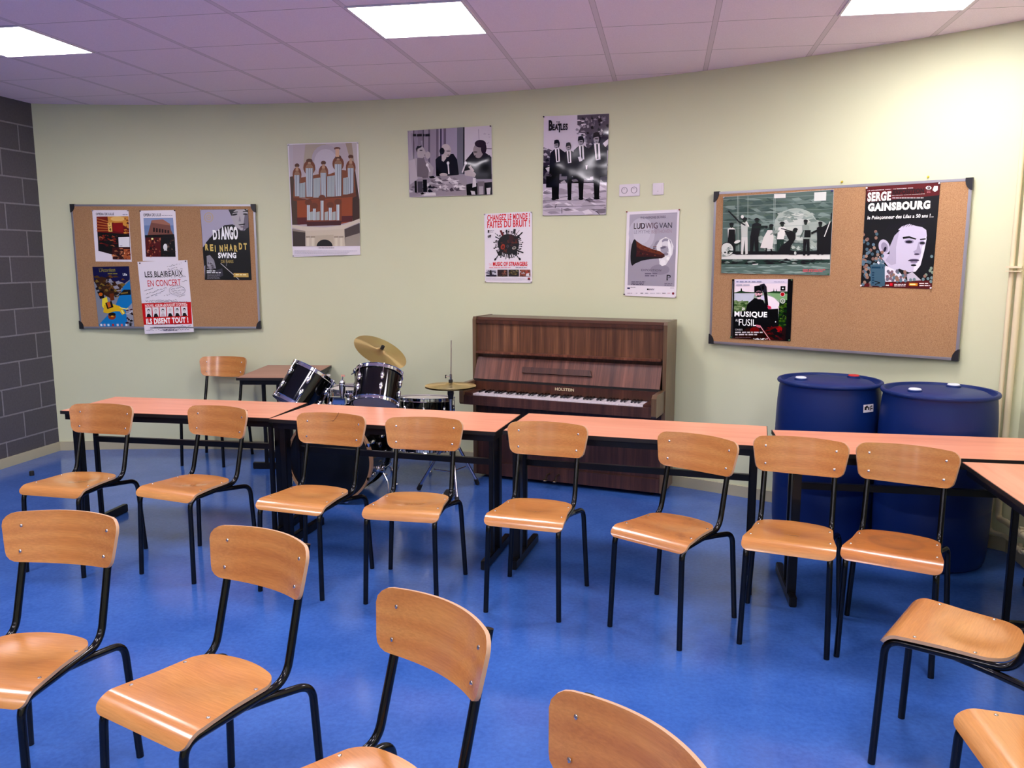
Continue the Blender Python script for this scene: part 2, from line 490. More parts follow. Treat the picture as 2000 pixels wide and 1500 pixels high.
def back_mesh():
    b = bmesh.new(); nu, nv = 20, 12; rowsv = []
    for i in range(nv + 1):
        t = i / nv; zz = 0.654 + 0.155 * (0.5 - 0.5 * math.cos(math.pi * t)); rr = []
        w = np.interp(zz, [.654, .69, .775, .809], [.178, .186, .200, .197])
        e = min(zz - .654, .809 - zz); r = .03
        if e < r: w -= r * (1 - math.sqrt(max(0, 1 - (1 - e / r) ** 2)))
        for j in range(nu + 1):
            u = -1 + 2 * j / nu; x = u * w
            y = .2484 + (zz - .766) * .23 - 0.010 + 0.034 * (1 - (x / .15) ** 2)
            rise = -0.009 * (1 - u * u) * (1 - t) + 0.001 * (1 - u * u) * t
            rr.append(b.verts.new((x, y, zz + rise)))
        rowsv.append(rr)
    for A, B in zip(rowsv, rowsv[1:]):
        for j in range(nu): b.faces.new((A[j], A[j + 1], B[j + 1], B[j]))
    return finish_sheet(b, 'backrest', 0.010, Vector((0, -1, 0)))
def finish_sheet(b, name, th, face):
    """give a formed plywood sheet its thickness; face = side that keeps its place"""
    b.normal_update()
    if sum((f.normal.dot(face) * f.calc_area() for f in b.faces)) < 0:
        bmesh.ops.reverse_faces(b, faces=b.faces); b.normal_update()
    nrm = {v: v.normal.copy() for v in b.verts}
    top = list(b.faces); bound = [e for e in b.edges if e.is_boundary]
    low = {v: b.verts.new(v.co - nrm[v] * th) for v in list(b.verts)}
    for f in top: b.faces.new([low[v] for v in reversed(f.verts)])
    for e in bound:
        f = e.link_faces[0]; a, c = e.verts
        vs = list(f.verts); ia = vs.index(a)
        if vs[(ia + 1) % len(vs)] is not c: a, c = c, a
        q = b.faces.new((a, low[a], low[c], c)); q.material_index = 1
    me = bpy.data.meshes.new(name); bmesh.ops.recalc_face_normals(b, faces=b.faces); b.to_mesh(me); b.free()
    for p in me.polygons: p.use_smooth = True
    me.set_sharp_from_angle(angle=math.radians(40))
    return me
SEAT, BACK = seat_mesh(), back_mesh()
def sheet_object(me, mat, parent):
    m = me.copy(); m.materials.append(MATS[mat]); m.materials.append(MATS['ply_edge'])
    o = bpy.data.objects.new(me.name, m); COL.objects.link(o); o.parent = parent; return o
def make_chair():
    root = empty('school_chair')
    se = sheet_object(SEAT, 'beech', root); ba = sheet_object(BACK, 'beech_back', root)
    scr = None
    def screw(p, par, nrm):
        MB().lathe([(0, .0022), (.003, .0019), (.0052, .0008), (.0056, -.0005)], 12, axis_matrix(p, nrm)).build('screw', 'screw_steel', par)
    for sx_ in (-1, 1):
        for y in (-.0988, .065): screw((sx_ * (.158 if y < 0 else .1477), y, .4545 - (0.003 if y > 0 else 0)), se, (0, 0, 1))
        for x, y, zz in ((.1505, .2484, .7661), (.1463, .2297, .6885)):
            screw((sx_ * x, y - .0105, zz), ba, (0, -1, .2))
    for s_ in (-1, 1):
        pts = [(s_ * .1726, -.1944, 0), (s_ * .163, -.180, .425), (s_ * .150, .171, .427), (s_ * .1484, .2484 + (.80 - .766) * .23 + .014, .80)]
        MB().tube(fillet(pts, [.05, .075], 8), .0118, 14).build('side_frame', 'black_steel', root)
        pts = [(s_ * .150, .0, .425), (s_ * .157, .12, .408), (s_ * .180, .240, .394), (s_ * .2013, .2494, 0)]
        MB().tube(fillet(pts, [.12, .055], 8), .0118, 14).build('rear_leg', 'black_steel', root)
    MB().box((0, -.07, .424), (.318, .022, .012)).build('cross_bar', 'black_steel', root)
    return root
CH = 'school chairs with plywood seats'
chair0 = make_chair()
CHAIRS = [
 ('left block wall row', -3.0327, 3.7708, -.0496, 'plywood chair at the left end of the table row, nearest the grey blocks'),
 ('', -2.4037, 3.8224, -.2089, 'plywood chair second from the left in the row along the tables'),
 ('crack', -1.7072, 3.738, -.1441, 'plywood chair with a dark crack in its backrest, before the bass drum'),
 ('', -1.1736, 3.7135, -.0021, 'plywood chair in the table row between bass drum and piano'),
 ('', -.5757, 3.7031, -.1289, 'plywood chair before the gap between two tables, left half of the piano behind'),
 ('scuff', .0454, 3.5648, -.5296, 'plywood chair with grey scuffed seat, before the right end of the piano'),
 ('', .5582, 3.5661, -.2303, 'plywood chair before the left blue barrel, seat touching the darker worn one'),
 ('worn', .955, 3.4935, -.3503, 'plywood chair with the darkest worn seat, right end of the table row'),
 ('', -1.8413, 1.9823, .0135, 'foreground plywood chair at the left edge, its seat cut by the frame'),
 ('', -1.2242, 1.9333, -.3652, 'foreground plywood chair, second from left, whole seat and back in view'),
 ('', -.6408, 1.5574, -.6166, 'foreground plywood chair, third from left, seat cut by the bottom edge'),
 ('', -.197, 1.1505, -.7586, 'nearest plywood chair, only a large part of its backrest in view'),
 ('', .9464, 2.6842, -2.0791, 'plywood chair seen from its side at the right, back out of view'),
 ('', .9669, 2.0077, -1.515, 'plywood chair in the bottom right corner, only its seat front in view'),
 ('', -3.5203, 5.9587, .0487, 'plywood chair standing alone against the curved wall beside the small back desk'),
]
def paint(ch, seat_mat=None, back_mat=None):
    for c in ch.children:
        nm = c.name.split('.')[0]
        if nm == 'seat' and seat_mat: c.data = c.data.copy(); c.data.materials[0] = MATS[seat_mat]
        if nm == 'backrest' and back_mat: c.data = c.data.copy(); c.data.materials[0] = MATS[back_mat]
for n, (kind, x, y, rz, label) in enumerate(CHAIRS):
    o = chair0 if n == 0 else copy_tree(chair0)
    o.location = (x, y, 0); o.rotation_euler = (0, 0, rz)
    tag(o, label, 'chair', CH)
    if kind == 'worn': paint(o, 'beech_worn', None)
    if kind == 'scuff': paint(o, 'beech_scuffed', None)
    if kind == 'crack':
        ba = [c for c in o.children if c.name.startswith('backrest')][0]
        def onb(x_, z_): return (x_, .2484 + (z_ - .766) * .23 - 0.0104 + 0.034 * (1 - (x_ / .15) ** 2), z_)
        simple('crack_stain', '6b4226', 0.6)
        MB().tube([onb(.012, .812), onb(.006, .80), onb(-.002, .785), onb(-.012, .772), (onb(-.02, .764))], .0013, 6, r2=.0006).tube(
            [onb(-.012, .772), onb(-.04, .766), onb(-.075, .762)], .001, 6, r2=.0003).build('crack', 'crack_stain', ba)

# ================================================================ tables
def make_table(Lx, Dy, top_mat, stretcher=True, zt=.735, name='school_table'):
    t = empty(name)
    tp = MB().box((0, 0, zt - .009), (Lx - .006, Dy - .006, .018), bev=.0015).build('tabletop', top_mat, t)
    e = MB()
    for s_ in (-1, 1):
        e.box((0, s_ * (Dy / 2 - .0015), zt - .0105), (Lx, .003, .019)); e.box((s_ * (Lx / 2 - .0015), 0, zt - .0105), (.003, Dy, .019))
    e.build('edge_band', 'black_edge', tp)
    f = MB()
    for s_ in (-1, 1):
        f.box((0, s_ * (Dy / 2 - .03), zt - .037), (Lx - .03, .022, .036)); f.box((s_ * (Lx / 2 - .03), 0, zt - .037), (.022, Dy - .05, .036))
    f.build('top_frame', 'black_table_steel', t)
    for s_ in (-1, 1):
        xe = s_ * (Lx / 2 - .062)
        wide_y, thin_y = (-.190, -.042) if s_ < 0 else (-.018, -.122)
        MB().box((xe, wide_y, (zt - .05) / 2 + .02), (.040, .052, zt - .09), bev=.004).build('leg', 'black_table_steel', t)
        MB().box((xe, thin_y, (zt - .05) / 2 + .02), (.024, .026, zt - .09), bev=.003).build('side_post', 'black_table_steel', t)
        MB().box((xe, -.04, .026), (.034, .46, .05), bev=.004).build('foot', 'black_table_steel', t)
    if stretcher:
        MB().box((0, -.075, .535), (Lx - .16, .024, .032)).build('stretcher', 'black_table_steel', t)
    return t
TG = 'black-framed tables with salmon laminate tops'
T0 = make_table(1.30, .50, 'salmon_laminate')
TABLES = [
 (-2.776, 4.425, .3, 'salmon-topped table at the left end of the row, nearest the grey block wall'),
 (-1.453, 4.348, -5.0, 'salmon-topped table standing in front of the drum kit'),
 (-.128, 4.268, -6.0, 'salmon-topped table standing in front of the piano'),
 (1.207, 4.112, .6, 'salmon-topped table standing in front of the two blue barrels'),
 (1.530, 3.150, 90.0, 'salmon-topped table turned sideways along the right wall, cut by the frame'),
]
for n, (x, y, dg, label) in enumerate(TABLES):
    o = T0 if n == 0 else copy_tree(T0)
    o.location = (x, y, 0); o.rotation_euler = (0, 0, math.radians(dg)); tag(o, label, 'table', TG)
    if n == 4:
        for c in o.children:
            if c.name.startswith('side_post') and min(v.co.x for v in c.data.vertices) > 0: c.location.y += .164
            if c.name.startswith('leg') and min(v.co.x for v in c.data.vertices) > 0: c.location.y -= .07
rz = math.radians(9); ux = Vector((math.cos(rz), math.sin(rz), 0)); uy = Vector((-math.sin(rz), math.cos(rz), 0))
fl_ = Vector((-3.095, 5.585, 0)); c_ = fl_ + ux * .265 + uy * .37
t = empty('small_desk', c_, rz)
tp = MB().box((0, 0, .726), (.526, .734, .018), bev=.0015).build('desktop', 'dull_laminate', t)
e = MB()
for s_ in (-1, 1):
    e.box((0, s_ * .3685, .7245), (.53, .003, .019)); e.box((s_ * .2635, 0, .7245), (.003, .74, .019))
e.build('edge_band', 'black_edge', tp)
f = MB()
for s_ in (-1, 1):
    f.box((0, s_ * .335, .698), (.49, .022, .036)); f.box((s_ * .235, 0, .698), (.022, .70, .036))
f.build('top_frame', 'black_table_steel', t)
for s_ in (-1, 1):
    ye = s_ * .18
    MB().box((.055, ye, .365), (.062, .032, .64), bev=.004).build('leg', 'black_table_steel', t)
    MB().box((-.125, ye, .365), (.026, .024, .64), bev=.003).build('side_post', 'black_table_steel', t)
    MB().box((0, ye, .026), (.46, .034, .05), bev=.004).build('foot', 'black_table_steel', t)
tag(t, 'small brown-topped desk pushed end-on against the curved wall behind the left tom drum', 'desk')
# ================================================================ piano
P = empty('upright_piano', (-1.365, 5.845, 0), math.radians(-12.6))
tag(P, 'dark rosewood upright piano with its keyboard open, standing against the curved wall', 'piano')
PW, PD, PH = 1.418, .295, 1.19
for x in (.0125, PW - .0125):
    MB().prism([(0, .03), (PD, .03), (PD, PH), (.012, PH), (0, PH - .02)], 0, x - .0125, x + .0125).build('side_panel', 'side_veneer', P)
MB().box((PW / 2, PD / 2 + .012, PH - .014), (PW - .05, PD - .02, .022), bev=.003).build('top_lid', 'mahogany_top', P)
MB().box((PW / 2, .018, PH - .036), (PW - .05, .016, .024)).build('top_rail', 'mahogany', P)
MB().box((PW / 2, .030, 1.045), (PW - .052, .014, .215)).build('upper_panel', 'rosewood', P)
MB().box((PW / 2, .008, .936), (PW - .07, .062, .016), bev=.003).build('music_shelf', 'rosewood_red', P)
MB().box((PW / 2, .060, .88), (PW - .052, .012, .13)).build('inner_board', 'mahogany', P)
# key lid, turned up and leaning back
lid = MB().prism([(-.044, .748), (.020, .900), (.033, .894), (-.030, .742)], 0, .03, PW - .032).build('key_lid', 'rosewood_red', P)
hb = MB()
hb.prism([(.40, 0), (.915, 0), (.90, .042), (.40, .042)], 1, -.019, 0,
         Matrix(((1, 0, 0, 0), (0, .92, .388, -.0215), (0, -.388, .92, .802), (0, 0, 0, 1)))).build('music_ledge', 'mahogany', lid)
MB().box((PW / 2, -.030, .737), (PW - .056, .020, .018)).build('lid_hinge', 'black_edge', P)
fb = MB().box((PW / 2, -.046, .700), (PW - .062, .014, .062)).build('name_board', 'mahogany', P)
vs, fs = text_mesh('HOLSTEIN', .012)
xs = [p[0] for p in vs]; ys_ = [p[1] for p in vs]
b = MB(); hv = [b.b.verts.new((.657 + (x - min(xs)) / (max(xs) - min(xs)) * .138, -.0538, .699 + (y - min(ys_)) / (max(ys_) - min(ys_)) * .021)) for x, y in vs]
for f in fs: b.b.faces.new([hv[i] for i in f])
b.build('name_lettering', 'gold_letter', fb)['label'] = 'pale gold capital letters of the maker'
for x in (.022, PW - .022):
    MB().prism([(-.236, .60), (-.225, .588), (.02, .588), (.02, .735), (-.215, .735), (-.236, .715)], 0, x - .016, x + .016).build('key_arm', 'side_veneer', P)
for x in (.068, PW - .068):
    MB().box((x, -.135, .655), (.060, .165, .036), bev=.003).build('key_block', 'mahogany', P)
MB().box((PW / 2, -.115, .600), (PW - .078, .235, .022)).build('key_bed', 'rosewood_dark', P)
MB().box((PW / 2, -.222, .622), (PW - .076, .020, .066), bev=.003).build('key_slip', 'rosewood_dark', P)
kx0 = .098; kw = 1.222 / 52
for i in range(52):
    MB().box((kx0 + (i + .5) * kw, -.130, .655), (kw - .0012, .150, .020), bev=.001).build('white_key', 'ivory_key', P)
    if i < 51 and i % 7 in (0, 2, 3, 5, 6):          # A B C D E F G
        MB().prism([(-.152, .660), (-.058, .660), (-.058, .677), (-.146, .677)], 0, kx0 + (i + 1) * kw - .0052, kx0 + (i + 1) * kw + .0052).build('black_key', 'ebony_key', P)
MB().box((PW / 2, .030, .355), (PW - .052, .014, .47)).build('lower_panel', 'rosewood_dark', P)
MB().box((PW / 2, .012, .078), (PW - .052, .024, .096), bev=.002).build('bottom_rail', 'rosewood_dark', P)
MB().box((PW / 2, PD - .012, .60), (PW - .052, .018, 1.12)).build('back_board', 'mahogany', P)
MB().box((PW / 2, PD / 2, .045), (PW - .052, PD - .03, .024)).build('bottom_board', 'mahogany', P)
for x in (.60, .672):
    MB().tube(fillet([(x, .02, .085), (x, -.05, .088), (x, -.085, .062)], .03), .007, 8).ball((x, -.085, .060), .018, (1, 1.5, .5)).build('pedal', 'brass_pedal', P)
for x in (.09, PW - .09):
    for y in (.07, PD - .06):
        MB().lathe([(0, -.011), (.019, -.011), (.022, -.006), (.022, .006), (.019, .011), (0, .011)], 16, axis_matrix((x, y, .022), (1, 0, 0), (0, 1, 0))).box((x, y, .037), (.02, .03, .02)).build('caster', 'black_plastic', P)

# ================================================================ drum kit
def drum(root, M, R, H, nl, shell, hoop, head_top, head_bot, a0=0.0, hoop_h=.024, lug_len=.062, two=True):
    """M maps the drum's own axes (z = drum axis, origin at its middle) into root space"""
    h = H / 2
    MB().lathe([(R, -h), (R, h), (R - .008, h), (R - .008, -h)], 56, M, True).build('shell', shell, root)
    for s_, hd, nm in ((1, head_top, 'batter_head'), (-1, head_bot, 'resonant_head')):
        z = s_ * (h + .001)
        MB().lathe([(0, z), (R - .012, z), (R + .003, z - s_ * .004), (R + .003, z - s_ * .010)], 56, M).build(nm, hd, root)
        zz = s_ * (h - .002)
        MB().lathe([(R + .004, zz - hoop_h * .6), (R + .010, zz - hoop_h * .6), (R + .0065, zz - hoop_h * .4), (R + .0065, zz + hoop_h * .35),
                    (R + .010, zz + hoop_h * .5), (R + .003, zz + hoop_h * .5)], 56, M, True).build('hoop', hoop, root)
    for i in range(nl):
        a = a0 + 2 * math.pi * i / nl; ca, sa = math.cos(a), math.sin(a)
        for s_ in ((1, -1) if two else (0,)):
            zc = s_ * (h - .075) if s_ else 0
            b = MB(); b.ball((0, 0, 0), 1, (.012, .014, lug_len / 2), 10)
            for v in b.b.verts:
                p = v.co.copy(); v.co = Vector((ca * (R + .006 + p.x) - sa * p.y, sa * (R + .006 + p.x) + ca * p.y, zc + p.z))
            e = s_ if s_ else 1
            b.tube([(ca * (R + .012), sa * (R + .012), zc), (ca * (R + .012), sa * (R + .012), e * (h + .004))], .0028, 8)
            b.ball((ca * (R + .012), sa * (R + .012), e * (h + .006)), .0058, (1, 1, 1.2), 8)
            b.build('lug', 'chrome', root, M)
# bass drum, axis along y, head to the room
B = empty('bass_drum', (-2.14, 5.0, 0)); tag(B, 'black lacquered bass drum with wooden hoops and a plain black front head', 'drum', 'drums of the drum kit')
MBd = Matrix(((1, 0, 0, 0), (0, 0, 1, 0), (0, -1, 0, 0), (0, 0, 0, 1)))
def bm(z): return Matrix.Translation((0, z, .295)) @ Matrix(((1, 0, 0, 0), (0, 0, 1, 0), (0, -1, 0, 0), (0, 0, 0, 1)))
RB_ = .277
MB().lathe([(RB_, -.185), (RB_, .185), (RB_ - .01, .185), (RB_ - .01, -.185)], 72, bm(.215), True).build('shell', 'black_lacquer', B)
for z, nm in ((.008, 'front_head'), (.425, 'rear_head')):
    MB().lathe([(0, 0), (RB_ - .01, 0), (RB_ + .004, .004 if z < .1 else -.004)], 72, bm(z)).build(nm, 'drum_head_dark', B)
for z in (.018, .412):
    MB().lathe([(RB_ + .002, -.019), (RB_ + .016, -.019), (RB_ + .016, .019), (RB_ + .002, .019)], 72, bm(z), True).build('hoop', 'hoop_wood' if z < .1 else 'black_lacquer', B)
for i in range(8):
    a = math.radians(22.5 + 45 * i); ca, sa = math.cos(a), math.sin(a)
    for s_ in (0, 1):
        y0, y1 = (.01, .12) if s_ == 0 else (.42, .31)
        MB().tube([((RB_ + .020) * ca, y0, .295 + (RB_ + .020) * sa), ((RB_ + .020) * ca, y1, .295 + (RB_ + .020) * sa)], .0035, 8).box(
            ((RB_ + .016) * ca, y0 + (.004 if s_ == 0 else -.004), .295 + (RB_ + .016) * sa), (.022, .030, .022)).build('claw', 'chrome', B)
        b = MB(); b.ball(((RB_ + .008) * ca, y1, .295 + (RB_ + .008) * sa), 1, (.012, .028, .012)); b.build('lug', 'chrome', B)
for s_ in (-1, 1):
    pv = Vector((s_ * .262, .20, .20))
    MB().ball(pv, .024).tube([pv - Vector((s_ * .01, 0, 0)), pv + Vector((s_ * .045, 0, -.01))], .016, 12).build('spur_bracket', 'chrome', B)
    MB().tube(fillet([tuple(pv + Vector((s_ * .03, 0, -.01))), tuple(pv + Vector((s_ * .075, -.02, -.08))), (s_ * .355, .15, .012)], .06), .005, 10).ball((s_ * .355, .15, .011), .010).build('spur', 'chrome', B)
mt = MB().box((-.023, .20, .575), (.15, .07, .022), bev=.004).build('tom_mount_plate', 'chrome', B)
for sx_, top in ((-.075, .80), (.028, .80)):
    MB().tube([(sx_, .2, .58), (sx_, .2, top - .07)], .0155, 16).tube([(sx_, .2, top - .09), (sx_, .2, top - .03)], .022, 16).ball((sx_, .2, top - .02), .022).tube(
        [(sx_, .2, top), (sx_ + .006, .2, top + .03)], .004, 8).box((sx_ + .008, .2, top + .030), (.026, .006, .014)).build('mount_post', 'chrome', mt)
MB().box((-.023, .2, .66), (.15, .040, .05), bev=.006).build('mount_clamp', 'chrome', mt)
MB().tube([(-.075, .2, .775), (-.11, .165, .80)], .007, 10).ball((-.10, .175, .80), .022).build('mount_arm', 'chrome', mt)
MB().tube([(.028, .2, .762), (.15, .16, .764)], .0065, 10).ball((.148, .165, .775), .018).build('mount_arm', 'chrome', mt)
def hung_tom(c, ax, hint, H, label, bot, R=.150):
    M = axis_matrix(c, ax, hint); t = empty('tom_drum', M=M); tag(t, label, 'drum', 'drums of the drum kit')
    bpy.context.view_layer.update()
    drum(t, Matrix.Identity(4), R, H, 6, 'black_lacquer', 'chrome', 'drum_head_white', bot, a0=math.radians(-62))
    return t
hung_tom((-2.352, 5.125, .742), (0.379, 0.452, 0.808), (1, 0, 0), .250, 'black tom drum at the left of the kit, tipped steeply to the right', 'drum_head_violet')
hung_tom((-1.843, 5.13, .755), (-.041, .534, .844), (1, 0, 0), .225, 'black tom drum below the large tilted cymbal, brownish bottom head showing', 'drum_head_clear')
# floor tom
F = empty('floor_tom', (-1.665, 5.64, 0)); tag(F, 'black floor tom on three legs, low behind the table between the cymbals', 'drum', 'drums of the drum kit')
drum(F, Matrix.Translation((0, 0, .438)) @ Matrix.Rotation(-.085, 4, 'X'), .190, .36, 8, 'black_lacquer', 'chrome', 'drum_head_white', 'drum_head_clear', a0=.2)
for i in range(3):
    a = math.radians(100 + 120 * i); ca, sa = math.cos(a), math.sin(a)
    MB().tube(fillet([(ca * .215, sa * .215, .55), (ca * .215, sa * .215, .14), (ca * .235, sa * .235, .10), (ca * .235, sa * .235, .02)], .02), .005, 10).ball((ca * .235, sa * .235, .014), .014).build('leg', 'chrome', F)
# snare drum on its stand
SN = empty('snare_drum', (-2.19, 5.62, .615)); tag(SN, 'chrome-shelled snare drum glimpsed between the two toms', 'drum', 'drums of the drum kit')
drum(SN, Matrix.Identity(4), .170, .13, 8, 'chrome', 'chrome', 'drum_head_white', 'drum_head_clear', a0=.1, two=False, lug_len=.04)
ST = empty('snare_stand', (-2.19, 5.62, 0)); tag(ST, 'chrome tripod stand carrying the snare drum, mostly hidden behind the bass drum', 'stand')
MB().tube([(0, 0, .12), (0, 0, .52)], .011, 12).build('pole', 'chrome', ST)
for i in range(3):
    a = math.radians(30 + 120 * i); ca, sa = math.cos(a), math.sin(a)
    MB().tube([(0, 0, .24), (ca * .21, sa * .21, .02)], .008, 10).ball((ca * .21, sa * .21, .015), .015).build('leg', 'steel_tube', ST)
    MB().tube(fillet([(0, 0, .47), (ca * .17, sa * .17, .525), (ca * .195, sa * .195, .56)], .02), .006, 10).build('basket_arm', 'chrome', ST)
# cymbals
def cymbal(M, R, label, flip=False):
    z = -1 if flip else 1
    t = MB().lathe([(.006, z * R * .13), (R * .10, z * R * .125), (R * .17, z * R * .10), (R * .22, z * R * .075), (R * .5, z * R * .045), (R, 0), (R - .001, -.0012),
                    (R * .5, z * R * .045 - .0014), (R * .22, z * R * .075 - .0014), (R * .17, z * R * .10 - .0014), (.006, z * R * .13 - .0014)], 72, None, True).build('cymbal', 'brass_cymbal')
    t.matrix_world = M; tag(t, label, 'cymbal', 'cymbals of the drum kit'); return t
CM = axis_matrix((-1.963, 5.55, .954), (.50, -.207, .842), (1, 0, 0))
cy = cymbal(CM, .197, 'large brass cymbal steeply tilted on a boom above the right tom')
CS = empty('cymbal_stand', (-2.27, 5.86, 0)); tag(CS, 'chrome boom stand holding the large tilted cymbal, standing behind the toms', 'stand')
MB().tube([(0, 0, .10), (0, 0, .50)], .013, 14).build('lower_pole', 'steel_tube', CS)
MB().tube([(0, 0, .48), (0, 0, .76)], .010, 14).ball((0, 0, .77), .022).build('upper_pole', 'chrome', CS)
hub = CM @ Vector((0, 0, .197 * .13)) - Vector((-2.27, 5.86, 0)); up = Vector((.50, -.207, .842)).normalized()
MB().tube([Vector((0, 0, .77)) + (Vector((0, 0, .77)) - hub).normalized() * .08, hub - up * .075], .0065, 12).ball(hub - up * .075, .014).tube([hub - up * .075, hub + up * .012], .004, 10).build('boom_arm', 'chrome', CS)
MB().tube([hub - up * .0005, hub + up * .026], .0125, 14).build('wing_nut', 'black_rubber', CS)
for i in range(3):
    a = math.radians(0 + 120 * i); ca, sa = math.cos(a), math.sin(a)
    MB().tube([(0, 0, .34), (ca * .27, sa * .27, .02)], .009, 10).tube([(0, 0, .12), (ca * .15, sa * .15, .16)], .006, 8).ball((ca * .27, sa * .27, .016), .017).build('leg', 'steel_tube', CS)
HX, HY = -1.417, 5.40
cymbal(Matrix.Translation((HX, HY, .752)), .1735, 'upper brass hi-hat cymbal on the stand left of the piano keyboard')
cymbal(Matrix.Translation((HX, HY, .742)), .1735, 'lower hi-hat cymbal, upside down directly under the upper hi-hat cymbal', True)
HS = empty('hi_hat_stand', (HX, HY, 0)); tag(HS, 'chrome tripod hi-hat stand with a tall thin rod, left of the piano', 'stand')
MB().tube([(0, 0, .06), (0, 0, .68)], .0125, 14).build('pole', 'steel_tube', HS)
MB().tube([(0, 0, .66), (0, 0, .685), (0, 0, .70)], .017, 16, r2=.023).tube([(0, 0, .70), (0, 0, .722)], .022, 16).build('cymbal_seat', 'black_plastic', HS)
MB().tube([(0, 0, .68), (.008, 0, 1.06)], .0032, 10).build('rod', 'steel_tube', HS)
MB().tube([(.001, 0, .774), (.001, 0, .792)], .014, 14).build('felt', 'black_rubber', HS)
MB().tube([(.002, 0, .79), (.002, 0, .83)], .008, 12).tube([(.002, 0, .815), (-.028, -.01, .815)], .0035, 8).box((-.03, -.01, .815), (.006, .012, .024)).build('clutch', 'chrome', HS)
for dx_, dy_ in ((.125, .225), (-.235, .02), (.10, -.25)):
    e = Vector((dx_, dy_, .035))
    MB().tube([(dx_ * .06, dy_ * .06, .40), tuple(e)], .0105, 10).build('leg', 'steel_tube', HS)
    MB().tube([(0, 0, .15), tuple(e * .55 + Vector((0, 0, .14)))], .005, 8).build('leg_strut', 'chrome', HS)
    MB().tube([(dx_ * .97, dy_ * .97, .045), (dx_ * 1.04, dy_ * 1.04, .008)], .015, 12).ball((dx_ * 1.04, dy_ * 1.04, .015), .0145).build('rubber_foot', 'black_rubber', HS)
MB().box((0, -.125, .028), (.07, .22, .012), Matrix.Rotation(.12, 4, 'X'), bev=.003).build('foot_pedal', 'black_plastic', HS)
MB().tube([(-.04, 0, .012), (-.04, -.23, .012), (.04, -.23, .012), (.04, 0, .012)], .004, 8).build('pedal_frame', 'chrome', HS)

# ================================================================ barrels
def barrel(c, label, caps, sticker=False):
    t = empty('plastic_barrel', (c[0], c[1], 0)); tag(t, label, 'barrel', 'blue plastic barrels by the wall')
    MB().lathe([(0, 0), (.245, 0), (.264, .010), (.274, .035), (.281, .09), (.2855, .22), (.286, .30), (.284, .308), (.2865, .316), (.288, .48), (.2865, .62), (.2845, .628), (.286, .636),
                (.2845, .72), (.281, .80), (.276, .86), (.272, .892), (.274, .898), (.284, .901), (.2870, .906), (.2870, .912), (.283, .919), (.275, .922), (.268, .919), (.264, .902),
                (.257, .895), (.250, .897), (.225, .914), (.12, .919), (0, .920)], 72).build('drum_body', 'blue_plastic', t)
    vx, vy = Vector((.982, -.186, 0)), Vector((.186, .982, 0))
    for (dx_, dy_, col) in caps:
        p = vx * dx_ + vy * dy_
        MB().lathe([(0, .012), (.027, .012), (.031, .009), (.031, 0)], 24, Matrix.Translation(p + Vector((0, 0, .921)))).build('bung_cap', col, t)
        MB().lathe([(.031, .010), (.036, .008), (.038, -.012)], 24, Matrix.Translation(p + Vector((0, 0, .916)))).build('bung_collar', 'blue_plastic', t)
    if sticker:
        b = MB(); a0 = math.atan2(-.982, -.186) + math.radians(47); g = []
        for i in range(9):
            a = a0 + (i / 8 - .5) * .27
            g.append([b.b.verts.new(((.2835 - (z - .79) * .04) * math.cos(a), (.2835 - (z - .79) * .04) * math.sin(a), z)) for z in (.775, .818)])
        for A, C in zip(g, g[1:]): b.b.faces.new((A[0], C[0], C[1], A[1]))
        b.smooth = True
        st = b.build('sticker', 'paper', t); b = MB()
        for (u0, v0, u1, v1) in ((.10, .3, .28, .75), (.22, .55, .4, .85), (.42, .3, .55, .7), (.6, .2, .68, .8), (.72, .35, .9, .5), (.75, .6, .85, .85)):
            q = []
            for u, v in ((u0, v0), (u1, v0), (u1, v1), (u0, v1)):
                a = a0 + (u - .5) * .27; z = .775 + .043 * v; r = .2841 - (z - .79) * .04
                q.append(b.b.verts.new((r * math.cos(a), r * math.sin(a), z)))
            b.b.faces.new(q)
        b.build('scribble', 'black_plastic', st)
barrel((.94, 4.965), 'left blue plastic barrel with a red cap and a small white sticker', [(-.155, -.05, 'white_cap'), (.13, .15, 'red_cap')], True)
barrel((1.437, 4.668), 'blue plastic barrel with two white caps, nearer the corner pipes', [(-.125, -.09, 'white_cap'), (.085, .16, 'white_cap')])

# ================================================================ pipes in the right corner
def pipe(pts, r, label):
    t = MB().tube(fillet(pts, .045, 8), r, 16).build('heating_pipe', 'pipe_paint'); tag(t, label, 'pipe', 'heating pipes in the right corner'); return t
pa = pipe([(1.808, 4.865, CEIL), (1.808, 4.865, .100), (1.866, 4.80, .100), (1.866, YB + .05, .100)], .0125, 'thin cream wall pipe beside the barrels, left of the thicker pipe')
pb = pipe([(1.842, 4.842, CEIL), (1.842, 4.842, .185), (1.860, 4.78, .185), (1.860, YB + .05, .185)], .0165, 'thicker cream wall pipe in the right corner, bending along the right wall')
for pp, z, r in ((pa, .100, .0125), (pb, .185, .0165)):
    for y in (4.585, 2.6):
        MB().tube([(1.862, y - .03, z), (1.862, y + .03, z)], r + .006, 12).box((1.862, y, z + r + .008), (.018, .016, .018)).build('union', 'pipe_paint', pp)
cl_ = MB().box((1.812, 4.842, 1.56), (.075, .030, .011), Matrix.Translation((1.812, 4.842, 0)) @ Matrix.Rotation(-.6, 4, 'Z') @ Matrix.Translation((-1.812, -4.842, 0)))
cl_.box((1.812, 4.842, 1.538), (.075, .032, .005), Matrix.Translation((1.812, 4.842, 0)) @ Matrix.Rotation(-.6, 4, 'Z') @ Matrix.Translation((-1.812, -4.842, 0)))
cl_.build('pipe_clamp', 'pipe_paint', pa)

